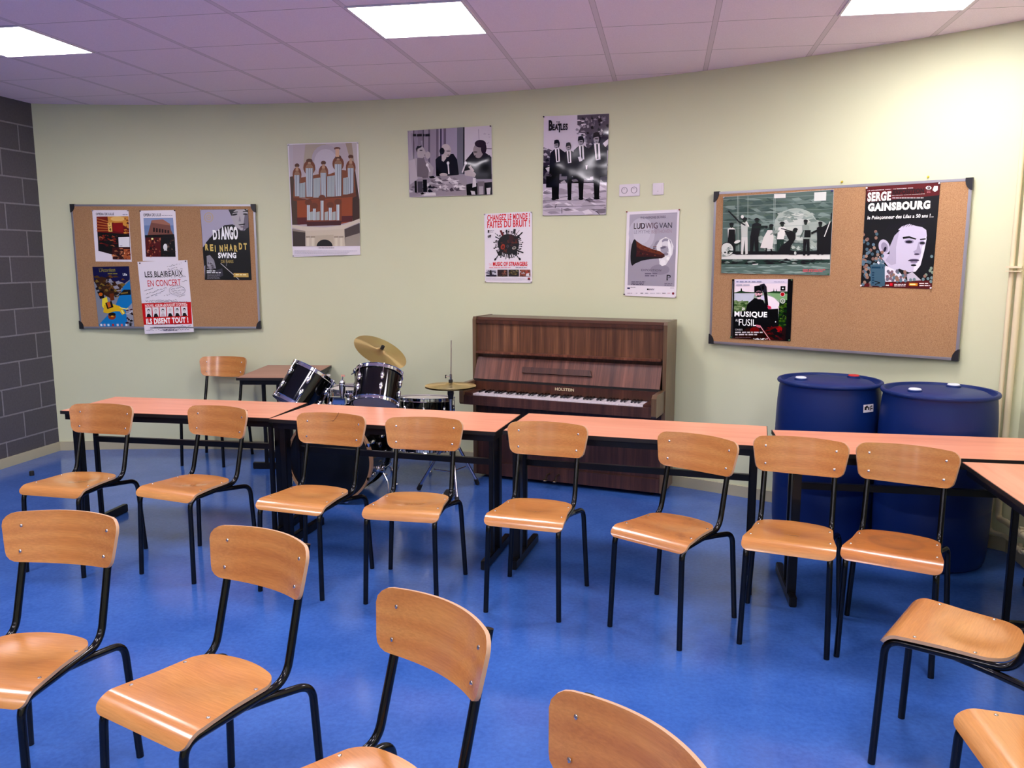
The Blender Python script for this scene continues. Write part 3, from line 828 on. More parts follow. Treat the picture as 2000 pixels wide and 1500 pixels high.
# ================================================================ sockets, small things
def wall_frame(x, z, off=0.0):
    r = ARC_R - off; y = arc_y(x, r); n = Vector((ARC_C[0] - x, ARC_C[1] - y, 0)).normalized()
    xx = Vector((-n.y, n.x, 0)); xx = -xx if xx.x < 0 else xx
    m = Matrix((xx, -n, Vector((0, 0, 1)))).transposed().to_4x4(); m.translation = (x, y, z); return m   # x right, -y into the room
s_ = empty('wall_socket', M=wall_frame(-.2655, 2.0765)); tag(s_, 'white double power socket on the wall right of the poster of walking men', 'socket')
bpy.context.view_layer.update()
MB().box((0, -.005, 0), (.153, .010, .083), bev=.003).build('cover_plate', 'white_plastic', s_)
for x in (-.036, .036):
    w_ = MB().lathe([(.0225, 0), (.0225, .0035), (.0195, .0035), (.0185, -.006), (0, -.006)], 28, axis_matrix((x, -.0095, 0), (0, -1, 0))).build('socket_well', 'well_grey', s_)
    for px_, pz_, r in ((-.0095, 0, .0035), (.0095, 0, .0035)):
        MB().lathe([(0, .001), (r, .001), (r, 0)], 10, axis_matrix((x + px_, -.0040, pz_), (0, -1, 0))).build('pin_hole', 'black_plastic', w_)
    MB().tube([(x, -.004, .0095), (x, -.017, .0095)], .0026, 8).build('earth_pin', 'screw_steel', w_)
s_ = empty('light_switch', M=wall_frame(-.0665, 2.0768)); tag(s_, 'white square switch plate on the wall, right of the double socket', 'switch')
bpy.context.view_layer.update()
MB().box((0, -.005, 0), (.080, .010, .080), bev=.003).build('cover_plate', 'white_plastic', s_)
MB().box((0, -.010, 0), (.060, .006, .060), bev=.002).build('rocker', 'white_plastic', s_)
MB().box((0, -.0133, -.016), (.008, .001, .004)).build('indicator', 'pin_steel', s_)
for x, z, lab in ((1.031, 2.062, 'small yellow wall plug above the right cork board, the left one of two'), (1.443, 2.060, 'small yellow wall plug above the right cork board, the right one of two')):
    t = MB().lathe([(0, .012), (.005, .010), (.007, .004), (.006, 0)], 12, wall_frame(x, z) @ axis_matrix((0, 0, 0), (0, -1, 0))).build('wall_plug', 'yellow_plastic'); tag(t, lab, 'wall plug')
t = MB().lathe([(0, .034), (.014, .034), (.0165, .030), (.0165, 0), (0, 0)], 16, Matrix.Translation((-4.621, 5.285, 0))).build('rubber_foot_cap', 'black_rubber')
tag(t, 'small black rubber cap lying on the blue floor by the grey block wall', 'rubber cap')
# ================================================================ cork boards
def cork_board(Q, label):
    a = Vector(Q[0]); x = (Vector(Q[1]) - a).normalized(); n = Vector((x.y, -x.x, 0))     # n into the room
    m = Matrix((x, -n, Vector((0, 0, 1)))).transposed().to_4x4(); m.translation = Vector((Q[3][0], Q[3][1], Q[3][2]))
    w, h = (Vector(Q[1]) - a).length, Q[0][2] - Q[3][2]
    t = empty('cork_board', M=m); bpy.context.view_layer.update(); tag(t, label, 'notice board', 'framed cork boards on the curved wall')
    MB().box((w / 2, -.0075, h / 2), (w - .012, .016, h - .012)).build('cork_panel', 'cork', t)
    for c, d in (((w / 2, -.008, .008), (w, .020, .016)), ((w / 2, -.008, h - .008), (w, .020, .016)), ((.008, -.008, h / 2), (.016, .020, h - .032)), ((w - .008, -.008, h / 2), (.016, .020, h - .032))):
        MB().box(c, d, bev=.002).build('frame_rail', 'alu', t)
    for sx_ in (0, 1):
        for sz in (0, 1):
            p = [(-.003, -.003), (.033, -.003), (.034, .010), (.029, .034), (.018, .052), (.004, .064), (-.003, .064)]
            p = [((w - u) if sx_ else u, (h - v) if sz else v) for u, v in p]
            MB().prism([(u, v) for u, v in p], 1, -.022, .004).build('corner_cap', 'black_plastic', t)
    return t
LB = [[-4.756, 6.112, 2.036], [-3.286, 6.378, 2.036], [-3.286, 6.378, 1.031], [-4.756, 6.112, 1.031]]
RB = [[.308, 5.767, 2.037], [1.631, 5.013, 2.037], [1.631, 5.013, 1.037], [.308, 5.767, 1.037]]
cork_board(LB, 'cork board with five posters, on the left near the grey blocks')
cork_board(RB, 'cork board with three posters and much bare cork, above the barrels')

# ================================================================ posters
def homography(src):
    dst = [(0, 0), (1, 0), (1, 1), (0, 1)]; A = []; y = []
    for (a, b), (u, v) in zip(src, dst):
        A.append([a, b, 1, 0, 0, 0, -u * a, -u * b]); y.append(u)
        A.append([0, 0, 0, a, b, 1, -v * a, -v * b]); y.append(v)
    return np.append(np.linalg.solve(np.array(A, float), np.array(y, float)), 1).reshape(3, 3)
class Art:
    """a printed sheet: Q = its four corners on the wall, src = the same corners on the drawing grid"""
    def __init__(s, name, label, Q, src, gloss='ink_satin', group='posters on the curved wall', pins=(), paper='paper', lift=None):
        s.Q = [Vector(q) for q in Q]; s.H = homography(src)
        if lift: s.Q[lift[0]] += Vector(lift[1])
        n = (s.Q[1] - s.Q[0]).cross(s.Q[3] - s.Q[0]).normalized(); s.n = -n if n.y > 0 else n
        s.gloss = gloss; s.k = 0; s.V = []; s.F = []; s.C = []; s.TV = []; s.TF = []; s.TC = []; s.rnd = random.Random(len(label))
        b = MB(); N = 8; G = [[b.b.verts.new(s.at(i / N, j / N, 0)) for j in range(N + 1)] for i in range(N + 1)]
        G2 = [[b.b.verts.new(s.at(i / N, j / N, -.0006)) for j in range(N + 1)] for i in range(N + 1)]
        for i in range(N):
            for j in range(N):
                b.b.faces.new((G[i][j], G[i + 1][j], G[i + 1][j + 1], G[i][j + 1])); b.b.faces.new((G2[i][j], G2[i][j + 1], G2[i + 1][j + 1], G2[i + 1][j]))
        for i in range(N):
            for A_, B_ in ((G[i][0], G[i + 1][0]), (G[i][N], G[i + 1][N]), (G[0][i], G[0][i + 1]), (G[N][i], G[N][i + 1])):
                pass
        s.root = b.build(name, paper); tag(s.root, label, 'poster', group)
        for (u, v, mat) in pins:
            p = s.at(u, v, .001)
            MB().lathe([(0, .010), (.0045, .0095), (.0052, .006), (.0035, .004), (.005, .001), (.005, 0)], 12, axis_matrix(p, s.n, (0, 0, 1))).build('push_pin', mat, s.root)
    def at(s, u, v, off):
        a, b, c, d = s.Q
        return (a * (1 - u) + b * u) * (1 - v) + (d * (1 - u) + c * u) * v + s.n * off
    def uv(s, x, y):
        p = s.H @ np.array([x, y, 1.0]); return p[0] / p[2], p[1] / p[2]
    def add(s, uvs, faces, col, text=False):
        s.k += 1; off = .0004 + s.k * .00002
        V, F, C = (s.TV, s.TF, s.TC) if text else (s.V, s.F, s.C)
        o = len(V); V += [s.at(min(max(u, 0.0), 1.0), min(max(v, 0.0), 1.0), off) for u, v in uvs]
        for f in faces: F.append([i + o for i in f]); C.append(rgb(col))
    def p(s, pts, col):
        q = [s.uv(*t) for t in pts]; s.add(q, [list(range(len(q)))], col); return s
    def r(s, x0, y0, x1, y1, col):
        (u0, v0), (u1, v1) = s.uv(x0, y0), s.uv(x1, y1); return s.ruv(u0, v0, u1, v1, col)
    def ruv(s, u0, v0, u1, v1, col, N=4):
        g = [(u0 + (u1 - u0) * i / N, v0 + (v1 - v0) * j / N) for i in range(N + 1) for j in range(N + 1)]
        s.add(g, [(i * (N + 1) + j, (i + 1) * (N + 1) + j, (i + 1) * (N + 1) + j + 1, i * (N + 1) + j + 1) for i in range(N) for j in range(N)], col); return s
    def e(s, cx, cy, rx, ry, col, rot=0, a0=0, a1=360):
        c, q = math.cos(math.radians(rot)), math.sin(math.radians(rot)); n = 20; pts = []
        for i in range(n if a1 - a0 >= 360 else n + 1):
            t = math.radians(a0 + (a1 - a0) * i / n); x, y = rx * math.cos(t), ry * math.sin(t); pts.append((cx + x * c - y * q, cy + x * q + y * c))
        return s.p(pts, col)
    def l(s, pts, w, col):
        for (x0, y0), (x1, y1) in zip(pts, pts[1:]):
            d = math.hypot(x1 - x0, y1 - y0) or 1; nx, ny = -(y1 - y0) / d * w / 2, (x1 - x0) / d * w / 2
            s.p([(x0 + nx, y0 + ny), (x1 + nx, y1 + ny), (x1 - nx, y1 - ny), (x0 - nx, y0 - ny)], col)
        return s
    def grad(s, x0, y0, x1, y1, c0, c1, n=12, horiz=False):
        a, b = rgb(c0), rgb(c1); (u0, v0), (u1, v1) = s.uv(x0, y0), s.uv(x1, y1)
        for i in range(n):
            t = (i + .5) / n; c = tuple(a[k] + (b[k] - a[k]) * t for k in range(3))
            if horiz: s.ruv(u0 + (u1 - u0) * i / n, v0, u0 + (u1 - u0) * (i + 1) / n, v1, c, 1)
            else: s.ruv(u0, v0 + (v1 - v0) * i / n, u1, v0 + (v1 - v0) * (i + 1) / n, c, 1)
        return s
    def s_(s, x0, y0, x1, y1, n, sz, cols, asp=1.6):
        R_ = s.rnd
        for _ in range(n):
            x, y = R_.uniform(x0, x1), R_.uniform(y0, y1); w, h = sz * R_.uniform(.4, 1.2) * asp, sz * R_.uniform(.3, 1.0); t = R_.uniform(-.5, .5)
            s.p([(x - w, y - h * t), (x + w * t, y - h), (x + w, y + h * .6), (x - w * .4, y + h)], R_.choice(cols))
        return s
    def t(s, txt, x0, y0, x1, y1, col, bold=0.0, shear=0.0):
        vs, fs = text_mesh(txt, bold, shear); (u0, v0), (u1, v1) = s.uv(x0, y0), s.uv(x1, y1)
        xa, xb = min(p[0] for p in vs), max(p[0] for p in vs); ya, yb = min(p[1] for p in vs), max(p[1] for p in vs)
        q = [(u0 + (x - xa) / (xb - xa) * (u1 - u0), v1 + (y - ya) / (yb - ya) * (v0 - v1)) for x, y in vs]
        s.add(q, fs, col, True); s.cut('lettering'); return s
    def lines(s, x0, y0, x1, n, step, col, h=None, seed=1):
        """rows of print too small to read"""
        R_ = random.Random(seed); h = h or step * .45
        for i in range(n):
            x = x0; y = y0 + i * step; end = x1 - R_.uniform(0, .2) * (x1 - x0)
            while x < end:
                w = R_.uniform(.8, 3.5) * h * 1.6; s.p([(x, y), (min(x + w, end), y), (min(x + w, end), y + h), (x, y + h)], col); x += w + h * .8
        return s
    def face(s, cx, cy, w, h, skin='c8bcc4', hair='201d24', dark='3a3340', turn=0, hair_h=.45):
        """a plain printed portrait"""
        s.e(cx, cy - h * .12, w * 1.12, h * 1.05, hair); s.e(cx + turn * w * .12, cy + h * .08, w, h, skin)
        s.p([(cx - w * 1.02, cy - h * .35), (cx - w * .8, cy - h * .95), (cx + w * .2, cy - h * 1.1), (cx + w * .95, cy - h * .75), (cx + w * 1.0, cy - h * .35), (cx + w * .3, cy - h * (1 - hair_h)), (cx - w * .5, cy - h * (1 - hair_h))], hair)
        for q in (-1, 1):
            ex = cx + turn * w * .3 + q * w * .38
            s.e(ex, cy, w * .17, h * .07, dark); s.l([(ex - w * .2, cy - h * .16), (ex + w * .2, cy - h * .18)], h * .06, dark)
        nx = cx + turn * w * .38
        s.p([(nx - w * .04, cy + h * .02), (nx + w * .14, cy + h * .34), (nx - w * .12, cy + h * .36)], dark if w > 30 else skin); s.e(nx, cy + h * .60, w * .28, h * .07, dark)
        return s
    def cut(s, nm='picture'):
        """close the print gathered so far as one part of the sheet"""
        V, F, C = (s.TV, s.TF, s.TC) if nm == 'lettering' else (s.V, s.F, s.C)
        if V:
            me = bpy.data.meshes.new(nm); me.from_pydata([tuple(v) for v in V], [], F)
            at = me.color_attributes.new('ink', 'FLOAT_COLOR', 'CORNER'); buf = []
            for p, c in zip(me.polygons, C): buf += [c[0], c[1], c[2], 1.0] * len(p.vertices)
            at.data.foreach_set('color', buf); me.materials.append(MATS[s.gloss])
            o = bpy.data.objects.new(nm, me); COL.objects.link(o); o.parent = s.root
        V.clear(); F.clear(); C.clear(); return s
    def done(s):
        s.cut(); return s.root
P4 = lambda m: ((.012, .010, m), (.988, .010, m), (.988, .990, m), (.012, .990, m))
P2 = lambda m: ((.015, .010, m), (.985, .010, m))

# --- organ calendar
a = Art('calendar_poster', 'large colour calendar poster of a wooden pipe organ', [[-2.9995, 6.402, 2.5079], [-2.4034, 6.4021, 2.5088], [-2.4138, 6.4025, 1.633], [-2.9916, 6.4023, 1.6154]],
        [(125, 120), (925, 98), (945, 1370), (185, 1395)], 'ink_matt', pins=((.01, .01, 'pin_steel'), (.99, .01, 'pin_steel'), (.01, .99, 'pin_steel')))
a.p([(185, 130), (900, 107), (950, 1275), (187, 1280)], 'b3a3ac'); a.p([(140, 135), (190, 130), (187, 1280), (176, 1040)], 'b5a8b4')
a.p([(330, 128), (560, 122), (600, 420), (300, 420)], 'a8998f').e(560, 300, 160, 170, 'a99cab').e(560, 330, 130, 150, 'b9adbc').p([(780, 112), (850, 110), (880, 330), (840, 330)], 'a08c80').p([(850, 110), (905, 107), (950, 700), (900, 480)], 'b7aab0')
a.p([(152, 500), (250, 480), (270, 1040), (180, 1040)], '54443f').p([(850, 420), (890, 430), (945, 760), (945, 980), (860, 1000)], '4a3a38')
a.p([(200, 520), (330, 500), (480, 470), (600, 470), (740, 420), (880, 440), (895, 680), (760, 720), (560, 760), (360, 750), (190, 740)], '7d4d3c')
for x, top, wd, cap in ((235, 480, 30, 385), (375, 400, 40, 330), (535, 455, 32, 355), (700, 355, 38, 290), (840, 400, 32, 285)):
    a.e(x, top - 5, wd * 1.7, 85, '74473a').e(x, top + 20, wd * 1.2, 70, '8f6a58').e(x, cap - 15, wd * .9, 24, '5d4038').p([(x - 12, cap), (x + 12, cap), (x + 18, top - 50), (x - 18, top - 50)], 'b08a74')
    bot = 735 - abs(535 - x) * .05
    a.p([(x - wd, top), (x + wd, top), (x + wd, bot), (x - wd * .8, bot)], 'b9bcc8')
    for k_ in range(4): a.l([(x - wd + wd * 2 * (k_ + .7) / 4, top), (x - wd + wd * 2 * (k_ + .8) / 4, bot)], 6, '4a4a55' if k_ % 2 else '80828e')
a.e(690, 175, 36, 18, '6a4a44').p([(668, 180), (712, 178), (712, 270), (672, 272)], 'c9a08c')
for x0, x1, y0, y1 in ((262, 330, 575, 735), (420, 500, 520, 735), (578, 662, 495, 725), (756, 818, 515, 700)):
    a.p([(x0, y0), (x1, y0 - 12), (x1, y1), (x0, y1)], 'a6aab2')
    for k_ in range(6): a.l([(x0 + (x1 - x0) * (k_ + .5) / 6, y0), (x0 + (x1 - x0) * (k_ + .5) / 6, y1)], 3, '70737c')
a.p([(190, 735), (350, 755), (540, 735), (740, 715), (895, 675), (905, 720), (760, 790), (540, 780), (350, 800), (190, 770)], '6b4234')
a.p([(235, 770), (860, 730), (860, 1000), (740, 1030), (240, 1035)], '8d4b2e').p([(235, 960), (860, 940), (860, 1005), (240, 1040)], '5b3428').p([(350, 770), (740, 750), (740, 1000), (345, 1005)], '7c4634')
for x, top in ((365, 820), (432, 860), (520, 770), (612, 850), (698, 815)):
    a.e(x, top - 30, 40, 36, '6b4234').p([(x - 16, top), (x + 16, top), (x + 15, 990), (x - 15, 990)], 'bfc2cc').l([(x - 2, top), (x - 2, 990)], 5, '70727c')
for x in (400, 475, 570, 655): a.p([(x - 22, 900), (x + 18, 890), (x + 18, 988), (x - 22, 990)], 'a2a4a8')
a.p([(340, 1010), (740, 995), (730, 1045), (350, 1055)], '4f3129').p([(176, 1040), (350, 1060), (560, 1070), (760, 1040), (945, 970), (948, 1010), (770, 1085), (560, 1110), (330, 1110), (178, 1070)], 'c9b9ae').p([(178, 1085), (330, 1110), (330, 1130), (180, 1110)], '8e8078')
a.p([(182, 1110), (330, 1125), (330, 1278), (187, 1278)], '4c4444').p([(770, 1090), (948, 1020), (950, 1272), (775, 1275)], '54494a').p([(780, 1180), (950, 1130), (950, 1272), (778, 1275)], '9a8d86')
a.p([(330, 1110), (770, 1085), (778, 1275), (335, 1278)], 'c3b3a6').p([(440, 1160), (650, 1150), (650, 1275), (440, 1278)], 'b6a596').e(548, 1278, 90, 75, '2d2a30', 0, 180, 360)
for x in (360, 415, 680, 735): a.l([(x, 1180), (x, 1276)], 26, 'd0c2b6').r(x - 26, 1165, x + 26, 1182, '9a8a7e')
a.lines(480, 1292, 660, 1, 10, '6a6470', 6); a.lines(205, 1325, 930, 4, 16, 'a79fb0', 4)
a.done()
# --- three men at a table
a = Art('photo_poster', 'glossy black and white poster of three men at a table with microphones', [[-1.9922, 6.3743, 2.5779], [-1.3106, 6.2774, 2.5847], [-1.3025, 6.2759, 2.0796], [-1.9867, 6.3738, 2.0754]],
        [(135, 295), (1500, 208), (1520, 1335), (165, 1378)], 'ink_gloss', pins=((.99, .01, 'pin_dark'), (.01, .01, 'pin_steel')))
a.p([(138, 300), (1498, 212), (1518, 1332), (166, 1372)], '8d8090')
for x0, x1, c in ((150, 225, '9a8c9c'), (225, 245, '5c525e'), (245, 300, '84778a'), (300, 380, '7b6e7e'), (380, 400, '5a505c'), (400, 470, '8a7c8c'), (470, 500, '655a68'), (500, 600, '8a7c8c'), (600, 640, '6a5e6c'), (640, 660, 'a396a6'), (660, 690, '52485a'), (690, 720, '90829a'), (720, 760, '6a5e6e'), (760, 940, '93869a'), (940, 1040, '6a6672'), (1040, 1062, '16121a')):
    y = 290 - (x0 - 138) * .064
    a.p([(x0, y), (x1, y - (x1 - x0) * .064), (x1, 1000), (x0, 1000)], c)
a.p([(1062, 238), (1498, 212), (1512, 1000), (1062, 1000)], 'b8abba').l([(1290, 270), (1300, 520)], 10, '93869a').l([(1400, 585), (1510, 588)], 10, '5a505e').s_(1340, 330, 1480, 560, 14, 14, ['a294a6', '8d8092', 'a89aac'])
a.p([(150, 760), (300, 740), (480, 800), (560, 900), (520, 1080), (180, 1200), (165, 900)], '9a8d98').p([(290, 740), (400, 740), (480, 930), (470, 1060), (290, 1040)], '6d626c').p([(160, 780), (250, 760), (300, 1080), (180, 1200)], 'a99ca8')
a.p([(280, 560), (330, 530), (390, 560), (430, 640), (430, 700), (380, 740), (300, 730)], 'a4969e').p([(270, 590), (290, 545), (370, 535), (360, 560), (300, 590), (290, 650)], '332d36').e(355, 612, 26, 8, '4a424c').e(415, 690, 14, 6, '4a424c').e(465, 690, 40, 60, 'a4969e')
a.p([(590, 760), (640, 710), (760, 680), (880, 670), (940, 760), (970, 1010), (760, 1050), (600, 1030)], '18161c').e(770, 620, 74, 105, 'a8989e').e(755, 560, 64, 50, 'b2a2a8').e(695, 625, 42, 55, '141118').e(800, 625, 36, 7, '3d363e').e(800, 690, 22, 7, '3d363e').p([(690, 690), (750, 690), (765, 740), (720, 800), (690, 780)], 'b0a0a6').e(720, 1010, 66, 28, 'a8989e')
a.p([(1075, 780), (1200, 630), (1400, 650), (1500, 720), (1505, 1080), (1260, 1080), (1060, 960)], '131117').p([(1330, 700), (1480, 690), (1440, 900), (1300, 950)], '2c2a31').e(1285, 620, 84, 120, '8a7c84').e(1320, 505, 92, 62, '38323a').e(1375, 580, 46, 95, '38323a').e(1240, 640, 30, 8, '2f2931').e(1225, 705, 24, 8, '2f2931').p([(1060, 950), (1180, 920), (1250, 1000), (1230, 1050), (1070, 1020)], 'a8989e').p([(1120, 880), (1160, 860), (1220, 940), (1190, 960)], 'b4a4aa')
for x0, y0, x1, y1 in ((455, 850, 500, 960), (793, 820, 808, 1000), (1080, 820, 1025, 975)):
    a.l([(x0, y0), (x1, y1)], 22, 'bfb2be').e(x0, y0, 22, 26, 'cfc4ce')
a.p([(166, 1180), (300, 1080), (700, 1030), (1060, 1010), (1100, 1100), (1100, 1345), (167, 1372)], '8b7e8a')
a.s_(480, 1060, 1040, 1260, 60, 36, ['b5a8b3', '6a5f6a', 'a093a0', '4c434d', 'c4b8c2', '7d717c']).s_(180, 1040, 560, 1330, 26, 30, ['b5a8b3', '2c262e', '6a5f6a', '96899a'])
a.r(300, 1120, 385, 1300, '4c4650').r(385, 1090, 455, 1290, '151219').r(250, 1110, 290, 1300, '27222a').p([(395, 1355), (440, 1300), (590, 1300), (600, 1350)], 'c0b4be')
a.p([(1090, 1170), (1190, 1150), (1510, 1130), (1516, 1332), (1100, 1345)], '18151b').p([(1200, 1060), (1245, 1060), (1255, 1200), (1190, 1220)], 'bfb2bc').r(1270, 1120, 1390, 1330, '6d626c').r(1300, 1200, 1370, 1330, '9a8d98').p([(1420, 1230), (1490, 1220), (1480, 1330), (1430, 1330)], 'b5a8b2').p([(1160, 1270), (1230, 1280), (1240, 1335), (1180, 1335)], 'b5a8b2')
for x0, x1 in ((225, 278), (292, 370), (384, 415), (425, 498)): a.r(x0, 348, x1, 384, '1d1920')
a.done()
# --- four men walking
a = Art('band_poster', 'glossy black and white poster of four men in dark suits walking', [[-.9028, 6.1882, 2.6238], [-.4217, 6.0515, 2.6071], [-.4313, 6.0545, 1.913], [-.9072, 6.1893, 1.9156]],
        [(150, 115), (1000, 78), (960, 1395), (135, 1410)], 'ink_gloss', pins=((.0, .005, 'pin_dark'), (.01, .995, 'pin_steel'), (.99, .995, 'pin_steel')))
a.p([(151, 117), (999, 80), (959, 1393), (136, 1407)], 'bfb0c2')
a.p([(590, 100), (999, 80), (985, 560), (760, 600), (700, 500), (690, 340), (600, 330), (640, 250), (590, 230)], '544c58').s_(640, 120, 980, 480, 60, 34, ['6d6471', '3a343e', '857a88', '9a8f9d', '2b262f'], .7).p([(870, 420), (999, 300), (996, 420), (900, 490)], '3a343e').p([(920, 470), (992, 410), (990, 480), (950, 520)], 'c8bac9')
a.s_(580, 120, 680, 350, 14, 22, ['bfb0c2', '2b262f', '857a88'])
a.p([(146, 520), (230, 560), (240, 760), (142, 820)], '4c4550').s_(150, 540, 230, 1000, 26, 22, ['857a88', '2b262f', 'a99dac', '5c535f'])
a.p([(143, 720), (980, 740), (972, 1020), (139, 1060)], '3d3741').s_(160, 760, 960, 1010, 60, 46, ['8f8491', '57505b', '26222a', '6f6672', 'b0a4b2'], 2.2)
a.p([(139, 1000), (972, 980), (959, 1393), (136, 1407)], 'b0a2b3').s_(150, 1020, 950, 1380, 60, 40, ['8d808f', 'c6b9c8', '766b78', '9d909f', 'a597a8'], 3.2)
for q in ((139, 1220, 965, 1195), (138, 1300, 962, 1275)): a.l([(q[0], q[1]), (q[2], q[3])], 5, '4a424d')
for pts in ([(390, 1310), (390, 1380)], [(320, 1260), (300, 1310)], [(700, 1200), (760, 1225)], [(830, 1350), (880, 1390)]): a.l(pts, 7, '3a343e')
def walker(x, hy, s, coat_bot, feet, tie=True, look=0):
    a.p([(x - 95 * s, hy + 160 * s), (x - 30 * s, hy + 100 * s), (x + 40 * s, hy + 95 * s), (x + 115 * s, hy + 150 * s), (x + 120 * s, coat_bot), (x - 110 * s, coat_bot)], '121015')
    for lx, fy in feet: a.p([(lx - 38 * s, coat_bot - 10), (lx + 38 * s, coat_bot - 10), (lx + 26 * s, fy), (lx - 26 * s, fy)], '17141a').e(lx, fy + 4, 34 * s, 16 * s, '0e0c11')
    a.p([(x - 30 * s, hy + 96 * s), (x + 34 * s, hy + 96 * s), (x + 44 * s, hy + 280 * s), (x - 8 * s, hy + 290 * s)], 'd2c5d3')
    if tie: a.p([(x - 4 * s, hy + 104 * s), (x + 14 * s, hy + 104 * s), (x + 22 * s, hy + 270 * s), (x + 2 * s, hy + 275 * s)], '131116')
    a.e(x, hy + 30 * s, 40 * s, 62 * s, '17141a').e(x - 4 * s + look, hy + 50 * s, 31 * s, 48 * s, '938894').p([(x - 42 * s, hy + 35 * s), (x - 34 * s, hy - 24 * s), (x + 24 * s, hy - 30 * s), (x + 42 * s, hy + 20 * s), (x + 10 * s, hy + 22 * s)], '17141a').e(x + look, hy + 45 * s, 22 * s, 6 * s, '2b262f').e(x + look, hy + 80 * s, 12 * s, 4 * s, '2b262f')
walker(325, 450, .92, 870, [(285, 1190), (325, 1180)], look=-6); walker(478, 485, .85, 900, [(490, 1190)]); walker(640, 405, .98, 930, [(640, 1185)]); walker(842, 360, 1.15, 900, [(842, 1180)])
a.p([(600, 650), (640, 640), (660, 700), (620, 710)], 'cfc2d0').p([(700, 760), (725, 755), (718, 810), (705, 810)], 'cfc2d0').r(185, 900, 260, 1045, '121015')
a.t('THE', 318, 180, 365, 204, '3a3440', .02).t('B', 218, 168, 268, 304, '17141b', .045).t('EA', 268, 220, 345, 298, '17141b', .045).t('T', 335, 212, 385, 326, '17141b', .045).t('LES', 376, 214, 468, 296, '17141b', .045)
a.done()
# --- red headlines, burst of instruments
a = Art('film_poster', 'white poster with red capital headlines above a dark burst of instruments', [[-1.3714, 6.2887, 1.9393], [-.9904, 6.2094, 1.9488], [-.9882, 6.2089, 1.4226], [-1.3668, 6.2879, 1.4226]],
        [(140, 155), (965, 115), (965, 1345), (155, 1335)], 'ink_matt', pins=P4('pin_steel'))
a.t('CHANGEZ LE MONDE !', 192, 172, 925, 250, 'c8283c', .03).t('FAITES DU BRUIT !', 192, 282, 925, 378, 'c8283c', .03)
for i in range(46):
    an = 2 * math.pi * i / 46 + a.rnd.uniform(-.06, .06); r = a.rnd.choice([215, 230, 250, 225]); cx, cy_ = 555, 690
    a.l([(cx + math.cos(an) * 150, cy_ + math.sin(an) * 150), (cx + math.cos(an) * r, cy_ + math.sin(an) * r)], a.rnd.uniform(5, 16), '2a1d1e'); a.e(cx + math.cos(an) * r, cy_ + math.sin(an) * r, a.rnd.uniform(7, 17), a.rnd.uniform(7, 14), '2a1f20')
for x0, y0, x1, y1, w_, c in ((420, 440, 475, 560, 34, '6a2622'), (515, 430, 530, 520, 16, '2a1d1e'), (565, 420, 560, 520, 8, '4a3c3c'), (665, 420, 650, 500, 40, '241b1d'), (800, 475, 690, 580, 22, '2a1d1e'), (815, 830, 690, 780, 22, '2a1d1e'), (330, 945, 400, 840, 14, '2a1d1e'), (750, 945, 680, 850, 14, '2a1d1e'), (325, 490, 420, 570, 7, '3a2c2c'), (745, 440, 680, 520, 6, '5a4a48'), (330, 550, 400, 590, 16, '2a1d1e'), (570, 940, 565, 860, 14, '3a2c2c')):
    a.l([(x0, y0), (x1, y1)], w_, c)
a.e(330, 940, 16, 24, '2a1d1e', 30).e(750, 935, 18, 24, '2a1d1e', -30).e(555, 680, 185, 175, '33221f')
a.s_(410, 540, 700, 840, 60, 36, ['4a2f2a', '241918', '5a3a30', '1d1617', '3c2a26'], 1.1)
a.e(460, 725, 36, 48, '8f3f30', 20).e(465, 730, 18, 24, '5f1f1c', 20).e(543, 715, 32, 38, '221a1e').e(543, 715, 20, 24, '5a5058').e(543, 715, 10, 12, '1a1418').e(655, 745, 38, 26, '8d8280', -20).e(655, 742, 14, 12, '2f2526').e(580, 800, 55, 62, '2e2a2a').e(665, 820, 46, 48, '241d1e').e(410, 840, 40, 42, '2a1f20').e(600, 600, 40, 60, '47302a', 30)
a.t('THE', 222, 1012, 270, 1052, 'd8a0ac', .0).t('MUSIC OF STRANGERS', 290, 985, 885, 1055, 'c8283c', .03)
a.cut(); a.lines(228, 1075, 605, 1, 20, 'd49aa8', 14); a.lines(680, 1078, 880, 1, 20, '8a7f90', 10); a.cut('small_print')
for x0, x1, cs in ((178, 355, ['8f8aa0', '3a3542', '6a6478']), (368, 545, ['6a4640', '3f2d2c', '8f5a50', '57443a']), (558, 738, ['574a34', '3a3026', '7a6a50']), (752, 935, ['5a3f3a', '8a5048', '3c2a2a', 'b8b0c0'])):
    a.cut('film_still'); a.r(x0, 1118, x1, 1234, 'b5aec0' if x0 == 178 else cs[1]); a.s_(x0 + 14, 1130, x1 - 14, 1222, 26, 17, cs)
a.cut('film_still'); a.e(255, 1150, 18, 22, '1f1b22').p([(232, 1234), (240, 1165), (275, 1165), (285, 1234)], '1f1b22').r(178, 1205, 355, 1234, '3a3542')
a.p([(860, 1232), (870, 1180), (910, 1180), (925, 1232)], 'c9c1cf').e(875, 1160, 26, 26, '9a4a44')
a.lines(205, 435, 320, 1, 14, '9a92a2', 8); a.r(205, 435, 228, 482, '26222a'); a.lines(235, 465, 300, 1, 14, 'a79fae', 8); a.t('tiff', 202, 520, 264, 565, '26222a', .04)
a.lines(180, 1262, 860, 3, 16, 'bdb3c4', 5); a.e(915, 1275, 20, 22, '7d2236').r(895, 1280, 935, 1292, '3a1a26')
a.done()
